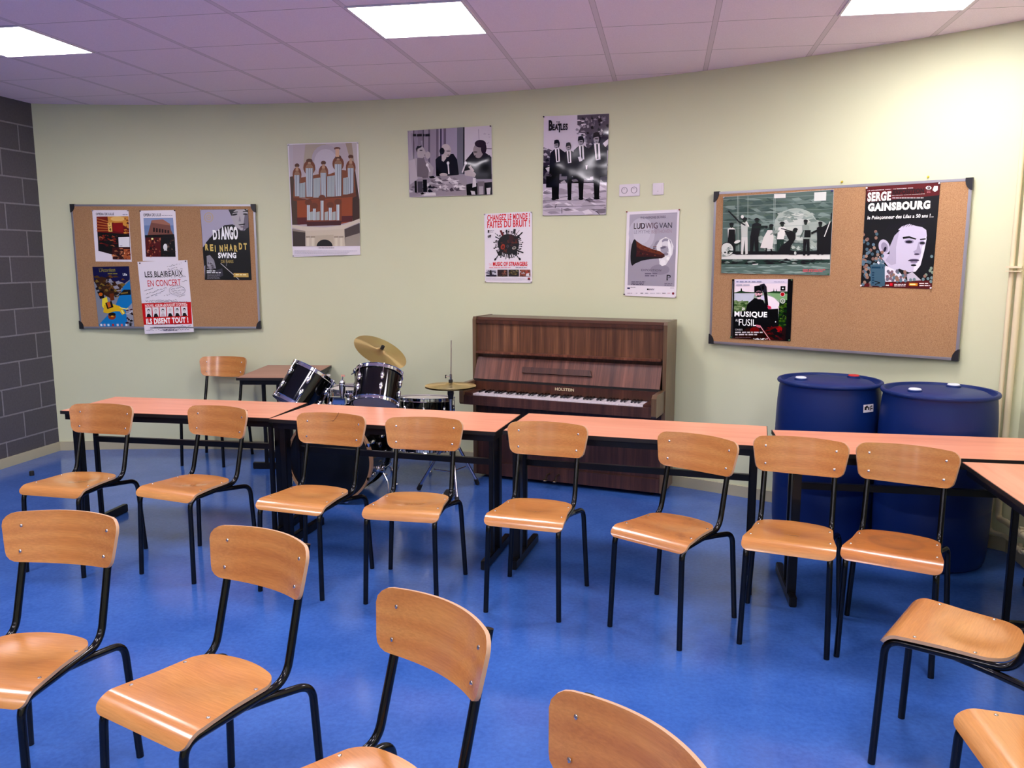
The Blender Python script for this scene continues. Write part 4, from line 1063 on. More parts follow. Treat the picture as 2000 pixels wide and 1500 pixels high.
# --- ear and horn
a = Art('exhibition_poster', 'grey poster of a brown ear trumpet held to a large white ear', [[-.282, 6.0051, 1.928], [.0783, 5.8711, 1.9348], [.0722, 5.8735, 1.3351], [-.2882, 6.0072, 1.3419]],
        [(195, 110), (1005, 70), (950, 1435), (155, 1400)], 'ink_satin', pins=((.0, .0, 'pin_red'), (1.0, .005, 'pin_red'), (.0, .985, 'pin_dark'), (1.0, .992, 'pin_steel')))
a.grad(237, 152, 925, 1262, '9c92a4', '948a9c', 2); a.p([(236, 155), (972, 135), (940, 700), (222, 700)], 'a49aac').p([(222, 690), (945, 690), (922, 1262), (204, 1240)], '9a90a2')
a.e(420, 450, 200, 250, 'b4aabc').e(420, 430, 130, 170, 'bcb3c4').e(700, 1000, 150, 80, '8b8193').e(660, 620, 45, 70, '8d8496', 20)
a.p([(690, 880), (640, 640), (700, 540), (790, 495), (870, 540), (912, 640), (895, 760), (840, 850), (790, 930), (730, 945), (690, 915)], 'd4ccd6').e(805, 640, 75, 110, 'bcb3c0', 15).e(800, 570, 70, 50, '8f8698', 10).e(790, 600, 60, 40, 'ccc4d0').e(770, 690, 62, 58, '9a91a2').e(748, 660, 46, 16, '6a6274', -10).e(850, 660, 22, 130, 'e2dbe4', -8).e(745, 890, 42, 48, 'ddd5df').e(825, 830, 24, 26, 'e4dde6').e(790, 760, 40, 24, '837a8c')
a.p([(312, 528), (340, 560), (420, 620), (560, 680), (700, 720), (770, 765), (775, 800), (730, 825), (560, 835), (420, 860), (330, 900), (272, 940)], '4a2a26').p([(330, 552), (420, 615), (560, 676), (700, 716), (765, 762), (700, 770), (540, 730), (400, 690), (335, 640)], '6a3e34').p([(300, 800), (560, 800), (740, 815), (560, 838), (420, 862), (300, 915)], '2c1a1c').e(295, 735, 44, 205, '1d1518', 5).s_(360, 640, 640, 790, 26, 12, ['7a4a3e', '55302a', '3a2020'])
a.t('PHILHARMONIE DE PARIS', 402, 184, 790, 206, '5f5668', .0).t('LUDWIG', 303, 286, 664, 366, '4d2440', .0).t('VAN', 690, 278, 886, 358, '2a2540', .0).t('LUD', 303, 286, 462, 366, '2e2138', .0).t('LE MYTHE', 305, 392, 545, 440, '8a7f92', -.008).t('BEETHOVEN', 572, 386, 882, 434, '9a8090', -.008)
a.t('EXPOSITION', 412, 992, 718, 1026, '4d4556', .0); a.lines(468, 1052, 662, 2, 32, '6d6478', 20)
a.t('P', 806, 1078, 866, 1168, '332c3a', .03).t('P', 822, 1096, 852, 1150, 'a49aac', .0)
a.lines(262, 1184, 480, 3, 20, '5a5264', 11); a.lines(770, 1212, 895, 2, 22, '5a5264', 9); a.cut(); a.r(200, 1275, 240, 1298, '3a3550'); a.lines(248, 1268, 330, 1, 10, '5a5264', 7)
a.r(500, 1292, 524, 1314, '26222a').lines(528, 1294, 618, 2, 12, '6d6478', 7); a.lines(860, 1280, 920, 1, 10, '7a7284', 6)
for x0, x1, c in ((200, 275, 'b59ab0'), (330, 355, 'b0a6ba'), (400, 442, '4a4454'), (470, 525, '8a8296'), (548, 625, 'b0a6ba'), (645, 712, 'a79db0'), (735, 795, '5a5466'), (818, 865, 'c89aac')): a.lines(x0, 1360, x1, 1, 12, c, 9)
a.e(907, 1368, 17, 20, '7d2a3c').done()
BG = 'posters on the cork boards'
# --- theatre hall
a = Art('opera_poster', 'white poster with a photo of a golden theatre hall and red curtain', [[-4.5811, 6.1253, 1.9905], [-4.2913, 6.1778, 1.9906], [-4.2922, 6.1776, 1.5767], [-4.5829, 6.125, 1.5791]],
        [(250, 150), (605, 150), (638, 655), (285, 652)], 'ink_satin', BG, pins=P2('pin_steel'))
a.t('OPERA DE LILLE', 287, 176, 464, 200, '2a2834', .02); a.lines(548, 192, 598, 1, 8, '6a6474', 5); a.cut('small_print')
a.p([(293, 213), (606, 210), (628, 634), (313, 548)], '3a2020'); a.p([(293, 213), (606, 210), (614, 410), (304, 412)], '6a2f24')
a.p([(400, 212), (606, 210), (608, 330), (560, 300), (450, 270), (410, 300)], 'c98a4c').e(500, 235, 70, 24, 'e0b070').p([(293, 213), (390, 213), (420, 360), (300, 360)], '7d3a2c')
for i in range(5): a.l([(294, 232 + i * 30), (404, 262 + i * 22)], 8, 'b06a48')
a.p([(452, 275), (550, 270), (556, 372), (452, 352)], '84262a').p([(400, 275), (440, 270), (448, 360), (410, 360)], 'e0b068'); a.s_(415, 280, 436, 350, 8, 7, ['3a2420', '6a4028']).s_(560, 230, 605, 400, 20, 12, ['c98a4c', '8a4a2c', '5a2a20'])
a.p([(304, 365), (612, 385), (616, 412), (505, 415), (510, 510), (446, 515), (448, 548), (312, 548)], '241a20'); a.s_(330, 390, 500, 500, 46, 11, ['7a3a2e', 'a0604a', '2b1c22', '5a2c28'], 2)
a.p([(446, 515), (620, 514), (627, 634), (452, 632)], '4a3030').s_(456, 520, 620, 628, 40, 12, ['8a5a4a', '2c2024', 'c07a5c', '6a4a44']).p([(560, 530), (622, 530), (626, 632), (564, 630)], 'a05a44').s_(565, 540, 622, 628, 14, 9, ['e0a888', '6a3a30'])
a.lines(520, 498, 548, 1, 6, '5a5464', 5); a.p([(508, 415), (614, 412), (620, 510), (512, 510)], 'd9d2dc'); a.lines(522, 498, 550, 1, 6, '5a5464', 5); a.done()
# --- theatre facade
a = Art('opera_poster', 'white poster with a photo of a pink theatre facade at dusk', [[-4.2018, 6.194, 1.9865], [-3.9175, 6.2454, 1.9907], [-3.918, 6.2453, 1.581], [-4.2037, 6.1936, 1.5825]],
        [(715, 155), (1063, 150), (1092, 650), (745, 648)], 'ink_satin', BG, pins=P2('pin_dark'))
a.t('OPERA DE LILLE', 750, 184, 922, 210, '2a2834', .02); a.lines(928, 200, 1036, 1, 8, '6a6474', 5); a.cut('small_print')
a.p([(752, 228), (1040, 226), (1066, 606), (776, 606)], '6f7fa8').p([(752, 228), (1040, 226), (1046, 300), (756, 300)], '8a93b8')
a.p([(790, 400), (830, 250), (900, 262), (1010, 290), (1020, 345), (1048, 400)], '7a5450').p([(830, 250), (940, 240), (1012, 285), (1010, 300), (830, 272)], '9a6a60')
for i in range(6): a.p([(845 + i * 28, 320 + i * 5), (862 + i * 28, 322 + i * 5), (862 + i * 28, 362 + i * 3), (845 + i * 28, 362 + i * 3)], '3c2c34')
a.p([(765, 395), (1050, 385), (1056, 420), (768, 420)], '2a2430').p([(768, 418), (1056, 416), (1066, 606), (776, 606)], '5a3430'); a.s_(780, 425, 920, 600, 46, 15, ['8a4a40', '3a2226', '6a3a38', 'a86a58', '241a20'], .7)
a.p([(920, 418), (1056, 416), (1066, 606), (922, 606)], '2f2a32'); a.s_(930, 430, 1055, 600, 30, 13, ['4a3a3a', '1c181f', '6a5450']); a.e(965, 510, 20, 32, 'd8d2da').r(950, 505, 982, 552, 'cfc9d2').e(965, 560, 26, 16, '17141a').e(838, 430, 11, 9, 'f0e0a0'); a.done()
# --- guitar portrait
a = Art('concert_poster', 'dark poster of a moustached man with stacked white and gold capitals', [[-3.7199, 6.2812, 1.9948], [-3.3388, 6.3502, 1.9989], [-3.3356, 6.3507, 1.4278], [-3.7138, 6.2823, 1.4301]],
        [(1305, 145), (1772, 140), (1808, 835), (1350, 832)], 'ink_satin', BG, pins=P2('pin_steel'), paper='paper_edge_black')
a.grad(1308, 147, 1804, 832, '9d94ac', '9d94ac', 1); a.p([(1306, 147), (1590, 145), (1640, 300), (1560, 300), (1430, 380), (1380, 430), (1340, 560)], 'a39ab2')
a.p([(1360, 470), (1440, 380), (1540, 300), (1620, 290), (1700, 330), (1790, 300), (1808, 832), (1352, 830)], '1b1a20').p([(1330, 520), (1400, 420), (1440, 500), (1400, 640), (1346, 700)], '2c2a32')
a.p([(1588, 146), (1770, 141), (1776, 300), (1740, 350), (1690, 350), (1640, 300), (1612, 230)], 'a79ea8').p([(1580, 146), (1660, 144), (1630, 165), (1610, 210), (1600, 190)], '15141a').p([(1735, 142), (1771, 141), (1773, 175), (1755, 165)], '1d1b22').p([(1740, 200), (1776, 180), (1778, 320), (1720, 352)], '6a6270')
a.e(1640, 195, 30, 9, '2a2730', -12).l([(1612, 178), (1672, 168)], 9, '15141a').e(1745, 190, 22, 8, '2a2730').l([(1722, 166), (1768, 164)], 9, '15141a').p([(1690, 205), (1704, 262), (1680, 262)], '857b88').p([(1676, 292), (1745, 282), (1740, 296), (1690, 302)], '15141a').e(1715, 316, 20, 6, '5c4d58').l([(1640, 310), (1700, 352), (1740, 352)], 8, '5a525e')
a.e(1388, 222, 46, 50, 'b09a86').e(1388, 222, 37, 41, 'a298b0').e(1388, 222, 24, 27, 'b09a86').e(1388, 222, 16, 18, 'a298b0').e(1390, 222, 8, 9, 'b09a86')
a.p([(1368, 600), (1400, 590), (1440, 640), (1460, 720), (1400, 735), (1372, 690)], '8a8490').s_(1380, 640, 1450, 720, 10, 12, ['5a545f', '9c95a2']).p([(1455, 740), (1520, 720), (1530, 790), (1480, 815)], '4a4650').l([(1505, 672), (1685, 830)], 5, 'b9b2bc').l([(1570, 560), (1560, 700)], 4, '8a8490')
a.t('D', 1426, 345, 1472, 442, 'efe9f0', .05).t('j', 1474, 340, 1500, 442, 'efe9f0', .05).t('ANGO', 1502, 312, 1676, 440, 'efe9f0', .05)
for i, ch_ in enumerate('REiNHARDT'):
    x = 1352 + i * 47; dy_ = (0, 6, 14, 14, 6, 4, 14, -8, -6)[i]; a.t(ch_, x, 480 + dy_, x + (36 if ch_ != 'i' else 14), 546 + dy_, 'c9ac6c', .05)
a.t('SWiNG', 1478, 566, 1658, 622, 'efe9f0', .04).t('DE PARIS', 1508, 638, 1630, 670, 'a08a5c', .02)
a.r(1630, 766, 1778, 806, 'b8965c'); a.lines(1650, 778, 1760, 1, 12, 'e6d8b0', 9, 3); a.lines(1370, 740, 1455, 1, 12, 'd9d3dc', 10); a.lines(1370, 758, 1510, 1, 12, 'd9d3dc', 8); a.lines(1374, 776, 1500, 5, 10, '8a8490', 4); a.done()
# --- accordion drawing
a = Art('festival_poster', 'blue and yellow illustrated poster of an accordion player', [[-4.6133, 6.1195, 1.5352], [-4.3177, 6.173, 1.5411], [-4.3078, 6.1748, 1.047], [-4.5975, 6.1224, 1.0408]],
        [(252, 705), (610, 698), (662, 1288), (315, 1295)], 'ink_satin', BG, paper='paper_edge_black')
a.p([(253, 706), (609, 699), (661, 1287), (316, 1294)], '7f8090').p([(253, 706), (609, 699), (618, 830), (540, 890), (440, 850), (330, 900), (268, 850)], '1e2c50')
a.p([(268, 840), (340, 800), (430, 830), (500, 860), (560, 870), (500, 980), (420, 1010), (330, 960)], '4a3a34'); a.s_(290, 800, 560, 1000, 46, 20, ['5a4634', '7a6440', '3a2c30', '8f8a9c', '2c2a3a', '6a4a38'])
a.p([(555, 900), (618, 840), (640, 1060), (600, 1120), (650, 1280), (330, 1290), (316, 1270), (420, 1160), (480, 1080)], '2f74b4').p([(500, 990), (560, 930), (626, 930), (630, 980), (540, 985)], '2b2a34').p([(530, 960), (600, 950), (602, 966), (530, 974)], '7a6440')
a.p([(580, 1130), (640, 1060), (662, 1285), (600, 1287)], '8f8c9c').s_(590, 1110, 650, 1270, 18, 12, ['b5b0be', '4a3040', '2b2a34'])
a.p([(300, 950), (360, 940), (370, 1010), (330, 1020)], '2a1f20').e(335, 975, 20, 16, 'b4602c').p([(350, 1020), (395, 1000), (405, 1050), (370, 1120), (348, 1090)], 'e0c84a')
a.p([(368, 1080), (420, 1060), (520, 1090), (560, 1130), (575, 1160), (545, 1176), (520, 1140), (480, 1140), (400, 1160), (360, 1150)], 'd2a83c').p([(380, 1060), (440, 1040), (460, 1100), (400, 1120)], '2a1c1c').p([(395, 1060), (425, 1045), (436, 1095), (410, 1106)], 'c2603a').p([(420, 970), (460, 965), (470, 1030), (430, 1040)], '6a3f2c')
a.e(445, 1190, 38, 32, '8a4530').e(445, 1170, 36, 18, '2a1c1c').e(448, 1188, 14, 7, 'd2903c').l([(520, 1105), (590, 1120), (600, 1108)], 9, 'e8d880').l([(540, 1130), (560, 1165)], 12, 'e8d880')
a.t("L'Accordeon", 318, 716, 478, 752, '8f8248', .01); a.lines(405, 768, 500, 1, 12, '8f8248', 9); a.t('Lille', 550, 768, 592, 792, 'd9d5e0', .03)
for x, c in ((340, 'd9d5e0'), (372, 'c8a0b0'), (410, 'b9cfe8'), (455, 'b03a3a'), (500, 'd0c0d0'), (540, 'c86a74'), (585, 'd9d5e0'), (625, '23202c')): a.r(x - 10, 1262, x + 12, 1282, c)
a.done()
# --- signed concert poster
a = Art('concert_poster', 'white signed poster with a red band of six small portraits', [[-4.2477, 6.1857, 1.5767], [-3.845, 6.2586, 1.5909], [-3.8262, 6.262, 1.0032], [-4.226, 6.1896, .986]],
        [(692, 655), (1180, 638), (1243, 1340), (765, 1360)], 'ink_satin', BG, pins=((.05, .02, 'pin_dark'), (.965, .015, 'pin_dark')))
a.p([(722, 1062), (1216, 1048), (1226, 1262), (738, 1272)], 'c02434')
for i in range(6):
    x = 768 + i * 70; y = 1103 - i * 2.0; a.p([(x, y), (x + 62, y - 2), (x + 68, y + 92), (x + 7, y + 94)], 'd9cdd6')
    a.p([(x + 14, y + 94), (x + 22, y + 62), (x + 44, y + 60), (x + 62, y + 92)], '211c24' if i not in (2,) else 'c0aab4'); a.face(x + 34, y + 38, 13, 20, 'd4c6cc' if i != 3 else 'd8ccd4', ('17141a', 'a89ca4', '17141a', 'b8aeb6', '17141a', '17141a')[i], '4a424c')
a.t('LES BLAIREAUX', 762, 752, 1138, 794, '2a2530', .01).t('EN CONCERT', 790, 838, 1120, 886, 'c02c40', .0).t('NOUVEL ALBUM «BOUQUET D\'ORTIES»', 766, 1072, 1182, 1090, 'efdfe4', .02).t('ILS DISENT TOUT !', 776, 1210, 1192, 1250, 'f2e8ec', .045)
a.cut(); R_ = random.Random(5)
def scrawl(x0, y0, x1, y1, n):
    pts = []
    for i in range(n):
        t = i / (n - 1); pts.append((x0 + (x1 - x0) * t, y0 + (y1 - y0) * t + R_.uniform(-7, 7)))
    for i in range(0, n - 1):
        if R_.random() < .8: a.l(pts[i:i + 2], 2.6, '2f2a36')
for q in ((985, 700, 1125, 672, 18), (990, 728, 1090, 712, 14), (1020, 745, 1135, 722, 16), (762, 808, 1165, 800, 50), (1130, 850, 1180, 838, 8), (760, 945, 845, 915, 12), (765, 975, 990, 905, 28), (780, 1010, 900, 960, 16), (870, 990, 960, 930, 10), (955, 985, 1010, 975, 8), (1015, 925, 1150, 905, 18), (1030, 945, 1155, 930, 18), (1040, 965, 1120, 955, 12), (1085, 1000, 1160, 982, 10), (775, 1038, 1080, 1030, 36), (800, 1052, 1180, 1044, 40), (800, 1268, 1140, 1258, 40), (1080, 1285, 1215, 1278, 16), (780, 1322, 1200, 1312, 50)):
    scrawl(*q); a.cut('handwriting')
for i in range(26):
    t0_, t1_ = 2 * math.pi * i / 26, 2 * math.pi * (i + 1) / 26; a.l([(1085 + 78 * math.cos(t0_), 935 + 46 * math.sin(t0_)), (1085 + 78 * math.cos(t1_), 935 + 46 * math.sin(t1_))], 2.2, '2f2a36')
a.cut('handwriting'); a.lines(820, 1296, 1060, 1, 10, '7a7080', 6); a.cut('small_print'); a.lines(950, 1316, 1090, 1, 10, '4a4250', 8); a.done()
# --- old jazz band photograph
a = Art('photo_poster', 'wide grey green photo poster of a street band playing by a wall', [[.3558, 5.7191, 2.003], [.9767, 5.3652, 2.0135], [.9815, 5.3625, 1.5026], [.3613, 5.7159, 1.5082]],
        [(100, 190), (1760, 80), (1700, 1370), (70, 1335)], 'ink_satin', BG, pins=((.988, .015, 'pin_violet'), (.988, .985, 'pin_green'), (.008, .01, 'pin_steel')))
a.p([(100, 192), (1758, 83), (1698, 1366), (72, 1332)], '5d6a68').s_(140, 220, 1680, 700, 150, 46, ['4f5c5b', '6b7876', '58655f', '7d8a88', '495553'], 3.5)
a.e(1180, 620, 330, 260, 'a3a9a6').e(1190, 640, 240, 210, 'bcbcbb').e(1500, 760, 220, 220, '9ba19e').s_(900, 420, 1450, 560, 24, 30, ['8d9593', '78827f', 'a3a9a6'], 3)
for y in (220, 330, 430, 550, 660): a.l([(96, y + 10), (1740, y - 60)], 5, '8a9694')
for x in (310, 330, 465, 850, 870): a.l([(x, 180), (x - 8, 1000)], 6, 'a3adab')
a.p([(852, 150), (1028, 146), (1026, 206), (856, 212)], 'd8d0d2').p([(1462, 125), (1648, 116), (1642, 246), (1458, 256)], 'cbc9ca')
a.s_(620, 760, 1500, 980, 40, 40, ['8a9290', 'aab0ae', '6b7674'], 2).p([(78, 1030), (1705, 1040), (1703, 1130), (75, 1130)], 'c6c2c2').p([(78, 1010), (1705, 1005), (1705, 1055), (300, 1060)], '2b3130').p([(300, 1060), (1100, 1062), (1704, 1065), (1703, 1130), (75, 1128), (80, 1100)], 'cfc9ca')
a.p([(75, 1128), (1703, 1130), (1700, 1200), (74, 1205)], '3d4745').s_(90, 1130, 1690, 1200, 50, 18, ['6b7674', '2a302f', '8d9593', '1f2423'], 4).p([(74, 1203), (1700, 1205), (1698, 1366), (72, 1332)], '61706d').s_(90, 1220, 1680, 1340, 50, 16, ['70807d', '55625f', '8a9896'], 8).p([(525, 1200), (620, 1192), (610, 1208), (540, 1210)], 'd9d5d5')
K_, G_, W_ = '16191a', '2c3231', 'd6cfd0'
def man(x, top, leg, body, legs, sw=44, hat='cap', lean=0):
    hip = top + (leg - top) * .5
    a.p([(x - sw * .8, hip - 10), (x + sw * .8, hip - 10), (x + sw * .9, leg - 10), (x + sw * .25, leg), (x, hip + 60), (x - sw * .35, leg), (x - sw * .9, leg - 6)], legs)
    a.p([(x - sw * .9 + lean, top + 90), (x - 10 + lean, top + 70), (x + 14 + lean, top + 70), (x + sw * .9 + lean, top + 95), (x + sw * .8, hip + 20), (x - sw * .8, hip + 20)], body)
    a.e(x + lean, top + 42, 26, 36, '3a3d3c').e(x + lean, top + 18, 34, 20, K_)
    if hat == 'brim': a.e(x + lean, top + 26, 46, 9, K_)
man(225, 580, 1050, W_, G_, 62); a.p([(185, 680), (275, 680), (280, 870), (170, 870)], G_).e(165, 975, 100, 105, K_).e(160, 980, 90, 98, 'c9c6c6').s_(110, 900, 230, 1070, 16, 20, ['8a908e', '3a403f', 'aeb0af']).p([(250, 880), (340, 840), (365, 880), (290, 930)], '3a403f').e(310, 865, 48, 22, 'd6cfd0', -20)
man(415, 500, 1055, 'b9b9b8', 'c9c3c4', 56, 'brim'); a.l([(430, 620), (330, 560), (180, 400)], 20, G_).l([(480, 640), (440, 560)], 20, W_).e(385, 490, 22, 26, W_)
man(560, 510, 1060, G_, K_, 74, 'brim', 40); a.l([(540, 650), (680, 640), (760, 640)], 32, '343b3a').e(740, 645, 22, 18, K_)
a.p([(760, 690), (830, 690), (850, 800), (830, 980), (650, 955), (700, 800)], 'cfc6c8').e(810, 645, 30, 38, '3a3d3c').e(815, 620, 34, 22, K_).l([(740, 960), (735, 1060)], 22, G_).l([(810, 970), (830, 1060)], 22, G_).l([(800, 760), (900, 690)], 20, '8a908e')
man(950, 565, 1050, W_, '3a4240', 64, 'brim', 30); a.e(900, 720, 46, 14, '8d9593', -30)
a.p([(1010, 700), (1180, 720), (1180, 820), (1110, 930), (1090, 1050), (880, 1055), (960, 930), (1080, 840)], '2a302f').e(1170, 700, 34, 36, '3a3d3c').e(1180, 680, 34, 24, K_).l([(960, 665), (1140, 715)], 14, K_).p([(1090, 990), (1200, 1010), (1200, 1060), (1080, 1060)], G_).e(1175, 1035, 18, 24, 'b5b5b4')
man(1345, 535, 1075, '8a908e', K_, 58, 'cap', -10); a.p([(1320, 690), (1410, 690), (1410, 800), (1310, 800)], G_).l([(1310, 690), (1250, 800)], 16, '5a6361')
man(1560, 565, 1065, '1c2020', K_, 62, 'cap', 0); a.p([(1590, 640), (1745, 560), (1722, 1050), (1640, 1050), (1510, 980)], '191c1d').l([(1710, 560), (1620, 790)], 14, 'c9c6c6').l([(1540, 680), (1420, 740)], 30, '1c2020').p([(1720, 450), (1740, 420), (1735, 520), (1716, 540)], K_)
a.lines(1290, 1278, 1645, 2, 22, 'b8616a', 16); a.done()
# --- portrait with dots
a = Art('exhibition_poster', 'black and dark red poster of a young man surrounded by confetti dots', [[1.1391, 5.2726, 2.018], [1.4847, 5.0756, 2.0236], [1.4814, 5.0775, 1.4337], [1.1417, 5.2711, 1.4389]],
        [(200, 160), (1108, 100), (1000, 1405), (130, 1375)], 'ink_satin', BG, pins=P4('white_plastic'), paper='paper_edge_black')
a.p([(200, 162), (1106, 103), (1000, 1402), (132, 1373)], '1f1a22').p([(200, 162), (1106, 103), (1090, 262), (205, 350)], '5e1e2a').p([(140, 1340), (430, 1320), (1000, 1300), (1000, 1402), (132, 1373)], '5e1e2a')
a.p([(395, 700), (450, 615), (640, 590), (800, 590), (930, 600), (950, 700), (900, 660), (700, 620), (560, 720), (500, 900), (400, 860), (380, 830)], '17131a')
a.p([(500, 880), (560, 720), (620, 650), (720, 615), (800, 640), (880, 655), (930, 690), (938, 760), (910, 900), (880, 1040), (850, 1130), (800, 1190), (720, 1205), (600, 1160), (540, 1190), (470, 1140), (390, 1040), (400, 980), (480, 985)], 'b9aec8')
a.p([(430, 650), (560, 690), (610, 690), (545, 760), (512, 880), (470, 860), (400, 830)], '17131a')
for x_ in range(440, 900, 34): a.l([(x_, 690 - (x_ - 440) * .16), (x_ + 50, 622 - (x_ - 440) * .06)], 5, '39343f')
a.e(415, 895, 66, 92, 'b3a8c2', -15).e(420, 900, 40, 62, '8f849e', -15).e(425, 925, 16, 34, '3a3242', 20).p([(860, 1020), (880, 900), (920, 760), (935, 800), (905, 950), (860, 1120), (800, 1195), (770, 1200), (780, 1130)], 'cdc4da').p([(480, 900), (540, 760), (600, 700), (560, 900), (560, 1100), (500, 1120), (430, 1060), (480, 985)], 'a69bb5')
a.e(720, 832, 58, 26, '8c819b').e(718, 835, 44, 16, '3a3242').e(722, 834, 16, 16, '15111a').p([(640, 775), (720, 765), (810, 795), (800, 808), (720, 790), (645, 800)], '1d1822').e(880, 850, 40, 24, '857a94').e(882, 850, 30, 14, '2f2836').p([(850, 800), (925, 790), (925, 806), (860, 815)], '1d1822')
a.p([(835, 830), (870, 960), (860, 985), (790, 985), (770, 950), (810, 930)], '9c91ab').e(815, 985, 34, 10, '4a4054').e(780, 1060, 66, 18, '5c5068').l([(705, 1065), (830, 1058)], 8, '241e2b').e(780, 1085, 44, 12, '8f839e').e(775, 1118, 34, 12, '2f2836').p([(690, 1230), (760, 1200), (870, 1300), (700, 1310)], 'b3a9bb').p([(330, 1090), (360, 1005), (410, 1100), (500, 1290), (430, 1310)], 'd8d0de').p([(430, 1120), (600, 1200), (700, 1310), (430, 1320)], 'cfc6d6')
R_ = random.Random(11)
for i in range(95):
    t_ = R_.random(); x = 160 + R_.random() ** 1.4 * 250; y = 680 + R_.random() ** .7 * 690
    if x > 330 and y < 950: continue
    a.e(x, y, 19, 20, R_.choice(['5f6f80', '8a6a62', '6d7d8a', '7a5f5c', '50606f', '94786e']))
for i in range(34): a.e(R_.uniform(430, 700), R_.uniform(1180, 1310), 18, 19, R_.choice(['5f6f80', '8a6a62', '7a5f6c', '6a6474']))
for x, y in ((1000, 1012), (995, 1155), (980, 1185), (1010, 1205), (930, 1235), (915, 1250), (955, 1280), (895, 1288), (1000, 1270), (990, 1315), (785, 1290), (740, 1295)): a.e(x, y, 18, 19, R_.choice(['6f7f86', '8a6a62', '7f8a80']))
a.p([(250, 1112), (425, 1102), (425, 1370), (255, 1365)], '4b5e70').lines(265, 1135, 405, 1, 20, '34465a', 22); a.lines(270, 1200, 300, 5, 30, '34465a', 16); a.l([(300, 1310), (370, 1330), (305, 1350)], 10, '17131a')
a.t('14 NOVEMBRE 2008 - 15 JANVIER 2009', 220, 210, 772, 165, 'e8dde2', .03)
a.t('SERGE', 222, 228, 498, 328, 'efe6ea', .045).t('EXPOSITION', 522, 196, 905, 234, '3f1620', .05).t('MAISON FOLIE-MOULINS', 514, 266, 916, 247, 'efe6ea', .05); a.lines(516, 292, 910, 1, 10, 'd8c8ce', 8)
a.t('GAINSBOURG', 226, 362, 978, 432, 'f2eaee', .06); a.t('le Poinçonneur des Lilas a 50 ans !...', 218, 518, 1022, 545, 'efe6ea', .02, .1)
a.e(962, 172, 36, 22, 'e6dade').e(964, 172, 18, 18, '2a1a22').e(964, 172, 6, 6, 'c8a0aa'); a.lines(940, 208, 992, 2, 16, 'b06a74', 9); a.p([(1010, 200), (1030, 150), (1078, 150), (1074, 200), (1040, 222)], 'e6dade')
a.r(438, 1352, 475, 1366, 'e6dade').r(488, 1332, 520, 1368, 'c03040'); a.lines(540, 1345, 690, 2, 18, 'd8c8ce', 8); a.r(722, 1330, 826, 1368, 'c87a34'); a.lines(732, 1342, 816, 1, 10, 'f0d8a0', 14); a.lines(848, 1332, 960, 1, 10, 'd8c8ce', 12); a.lines(850, 1358, 985, 1, 10, 'd8c8ce', 11); a.done()
# --- cellist
a = Art('concert_poster', 'small poster of a moustached man in a black hat holding a cello', [[.4303, 5.6766, 1.4693], [.7837, 5.4752, 1.4776], [.7871, 5.4732, 1.0856], [.4339, 5.6746, 1.0792]],
        [(305, 155), (1490, 150), (1440, 1368), (270, 1310)], 'ink_gloss', BG, pins=((.01, .98, 'pin_green'), (.985, .98, 'pin_green'), (.985, .015, 'pin_green')), paper='paper_edge_black')
a.p([(346, 152), (1396, 150), (1385, 1100), (330, 1090)], 'd8c4d2').p([(352, 152), (1392, 150), (1390, 240), (348, 240)], 'c9bcd2')
a.p([(342, 410), (1388, 400), (1380, 700), (335, 700)], '8f9a8e').p([(342, 430), (740, 430), (700, 600), (338, 600)], 'b4b2c4').p([(338, 590), (620, 580), (560, 800), (330, 810)], '5a6a4a').s_(345, 580, 600, 760, 26, 30, ['6a7a5a', '42523c', '7d8a6a'])
a.p([(340, 420), (470, 380), (560, 400), (740, 410), (740, 430), (340, 430)], '3a443a').p([(466, 400), (470, 340), (488, 330), (502, 400)], '2f3a30').p([(990, 410), (1100, 390), (1388, 395), (1386, 440), (990, 430)], '3a4a3a').p([(1105, 400), (1112, 330), (1126, 400)], '2f3a30').p([(1155, 400), (1162, 335), (1176, 400)], '2f3a30').p([(985, 425), (1386, 440), (1380, 560), (1200, 560)], '7a9a72')
a.p([(990, 470), (1120, 520), (1230, 630), (1220, 720), (1020, 750), (990, 600)], 'dccbda').p([(1230, 560), (1382, 560), (1370, 1110), (1200, 1100), (1210, 740)], '2f3c28').s_(1230, 600, 1370, 1080, 46, 26, ['42522f', '1f2a1c', '566a3c', '3a4a2a'])
a.p([(560, 780), (600, 640), (740, 520), (900, 560), (960, 660), (1010, 740), (1200, 730), (1210, 1090), (860, 1110), (560, 1100)], '1b1922').p([(330, 800), (560, 770), (560, 1100), (760, 1120), (1385, 1100), (1340, 1360), (320, 1320)], '1a1218').p([(600, 1100), (1385, 1100), (1345, 1360), (330, 1318)], '3a1420').e(740, 1150, 90, 60, '6a1c24').e(1220, 1130, 60, 60, '8a2028').s_(900, 1080, 1300, 1330, 30, 40, ['4a1820', '2a0f16', '5c1f26'])
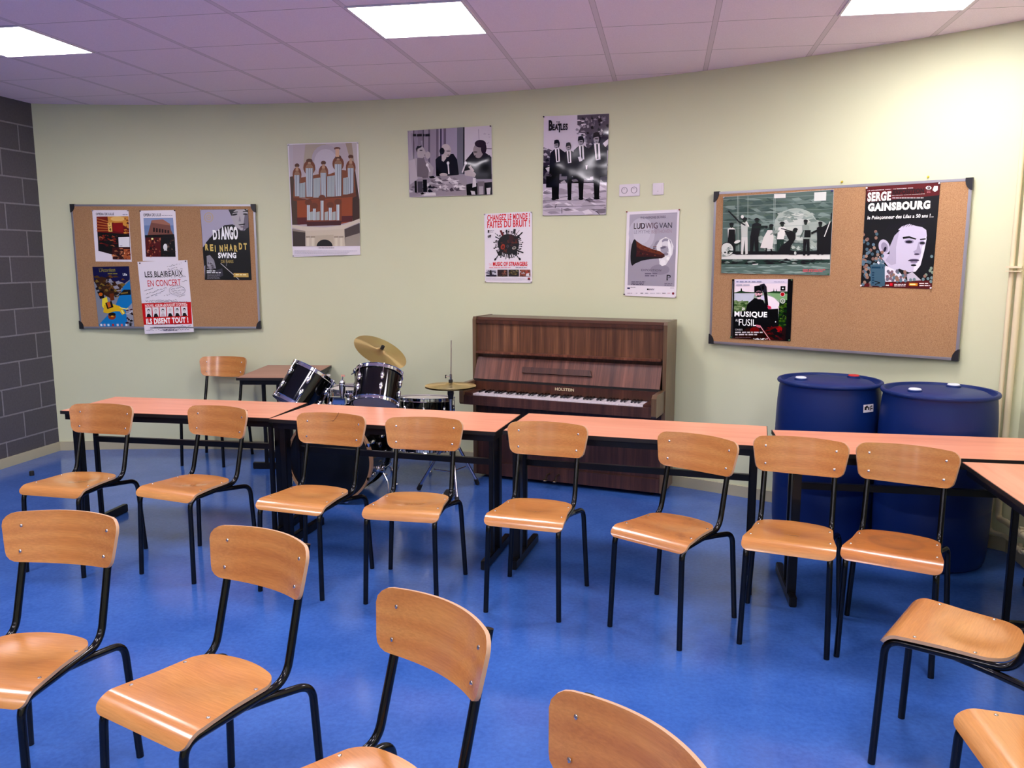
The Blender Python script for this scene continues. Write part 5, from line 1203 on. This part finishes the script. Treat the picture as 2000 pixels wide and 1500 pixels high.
a.p([(735, 290), (880, 270), (885, 400), (735, 420)], '14121a').e(820, 440, 72, 60, 'c89aa8').e(825, 410, 78, 16, '241a20').p([(775, 500), (800, 465), (830, 475), (870, 465), (890, 495), (850, 492), (820, 500)], '17121a').p([(785, 510), (870, 505), (850, 545), (800, 545)], 'd8c0cc').p([(760, 560), (860, 560), (830, 620), (780, 610)], '2c2a34').e(792, 440, 14, 7, '2c2028').e(848, 438, 14, 7, '2c2028')
a.p([(840, 260), (930, 240), (975, 300), (985, 410), (920, 420), (870, 370)], '3a363e').e(905, 320, 24, 44, '17141a').p([(920, 420), (985, 400), (1010, 700), (960, 720)], '1a1519').p([(865, 480), (925, 470), (935, 570), (860, 545)], 'c4b8d4').p([(990, 660), (1060, 690), (1070, 730), (1010, 740)], 'b8405a')
a.p([(760, 1040), (860, 1060), (850, 1105), (780, 1090)], 'b86a7c').l([(850, 1070), (1045, 1350)], 18, 'c88a94').e(1152, 988, 11, 11, 'c8c0c8').p([(302, 155), (348, 152), (335, 880), (280, 900)], '17141a').p([(1394, 152), (1488, 151), (1440, 1365), (1345, 1358)], '1c1820').l([(322, 190), (300, 890)], 10, '8a828c')
a.lines(385, 190, 900, 1, 26, '8a84a0', 26, 4); a.lines(385, 255, 690, 1, 26, 'a39ab0', 26, 5); a.lines(1120, 200, 1330, 1, 20, '9a94b0', 12); a.r(1250, 290, 1342, 378, '23202a').e(1296, 336, 18, 14, 'c8c0cc').e(1287, 450, 50, 46, 'c8b0b8').e(1287, 450, 38, 36, 'a02436').e(1290, 580, 52, 50, 'b9b5b4').e(1290, 580, 34, 32, '5a6a54').e(1290, 580, 16, 14, 'b9b5b4')
a.t('LA', 498, 704, 552, 756, 'f2eaf0', .03).t('MUSIQUE', 352, 778, 984, 920, 'f6eef4', .028).t('AU', 368, 930, 428, 982, 'c8c0c8', .0).t('FUSIL', 438, 930, 768, 1070, 'f6eef4', .0)
a.t('CONCERTS', 362, 1122, 504, 1162, 'c0b4bc', .0); a.lines(362, 1180, 1000, 1, 30, 'c0b4bc', 24, 6); a.lines(362, 1222, 820, 1, 30, 'c0b4bc', 26, 7); a.lines(362, 1285, 680, 1, 20, '5a4a54', 14); a.s_(710, 1312, 990, 1338, 22, 12, ['e8e0e6', 'd8d0d8'], 1.6); a.done()
bpy.context.view_layer.update()
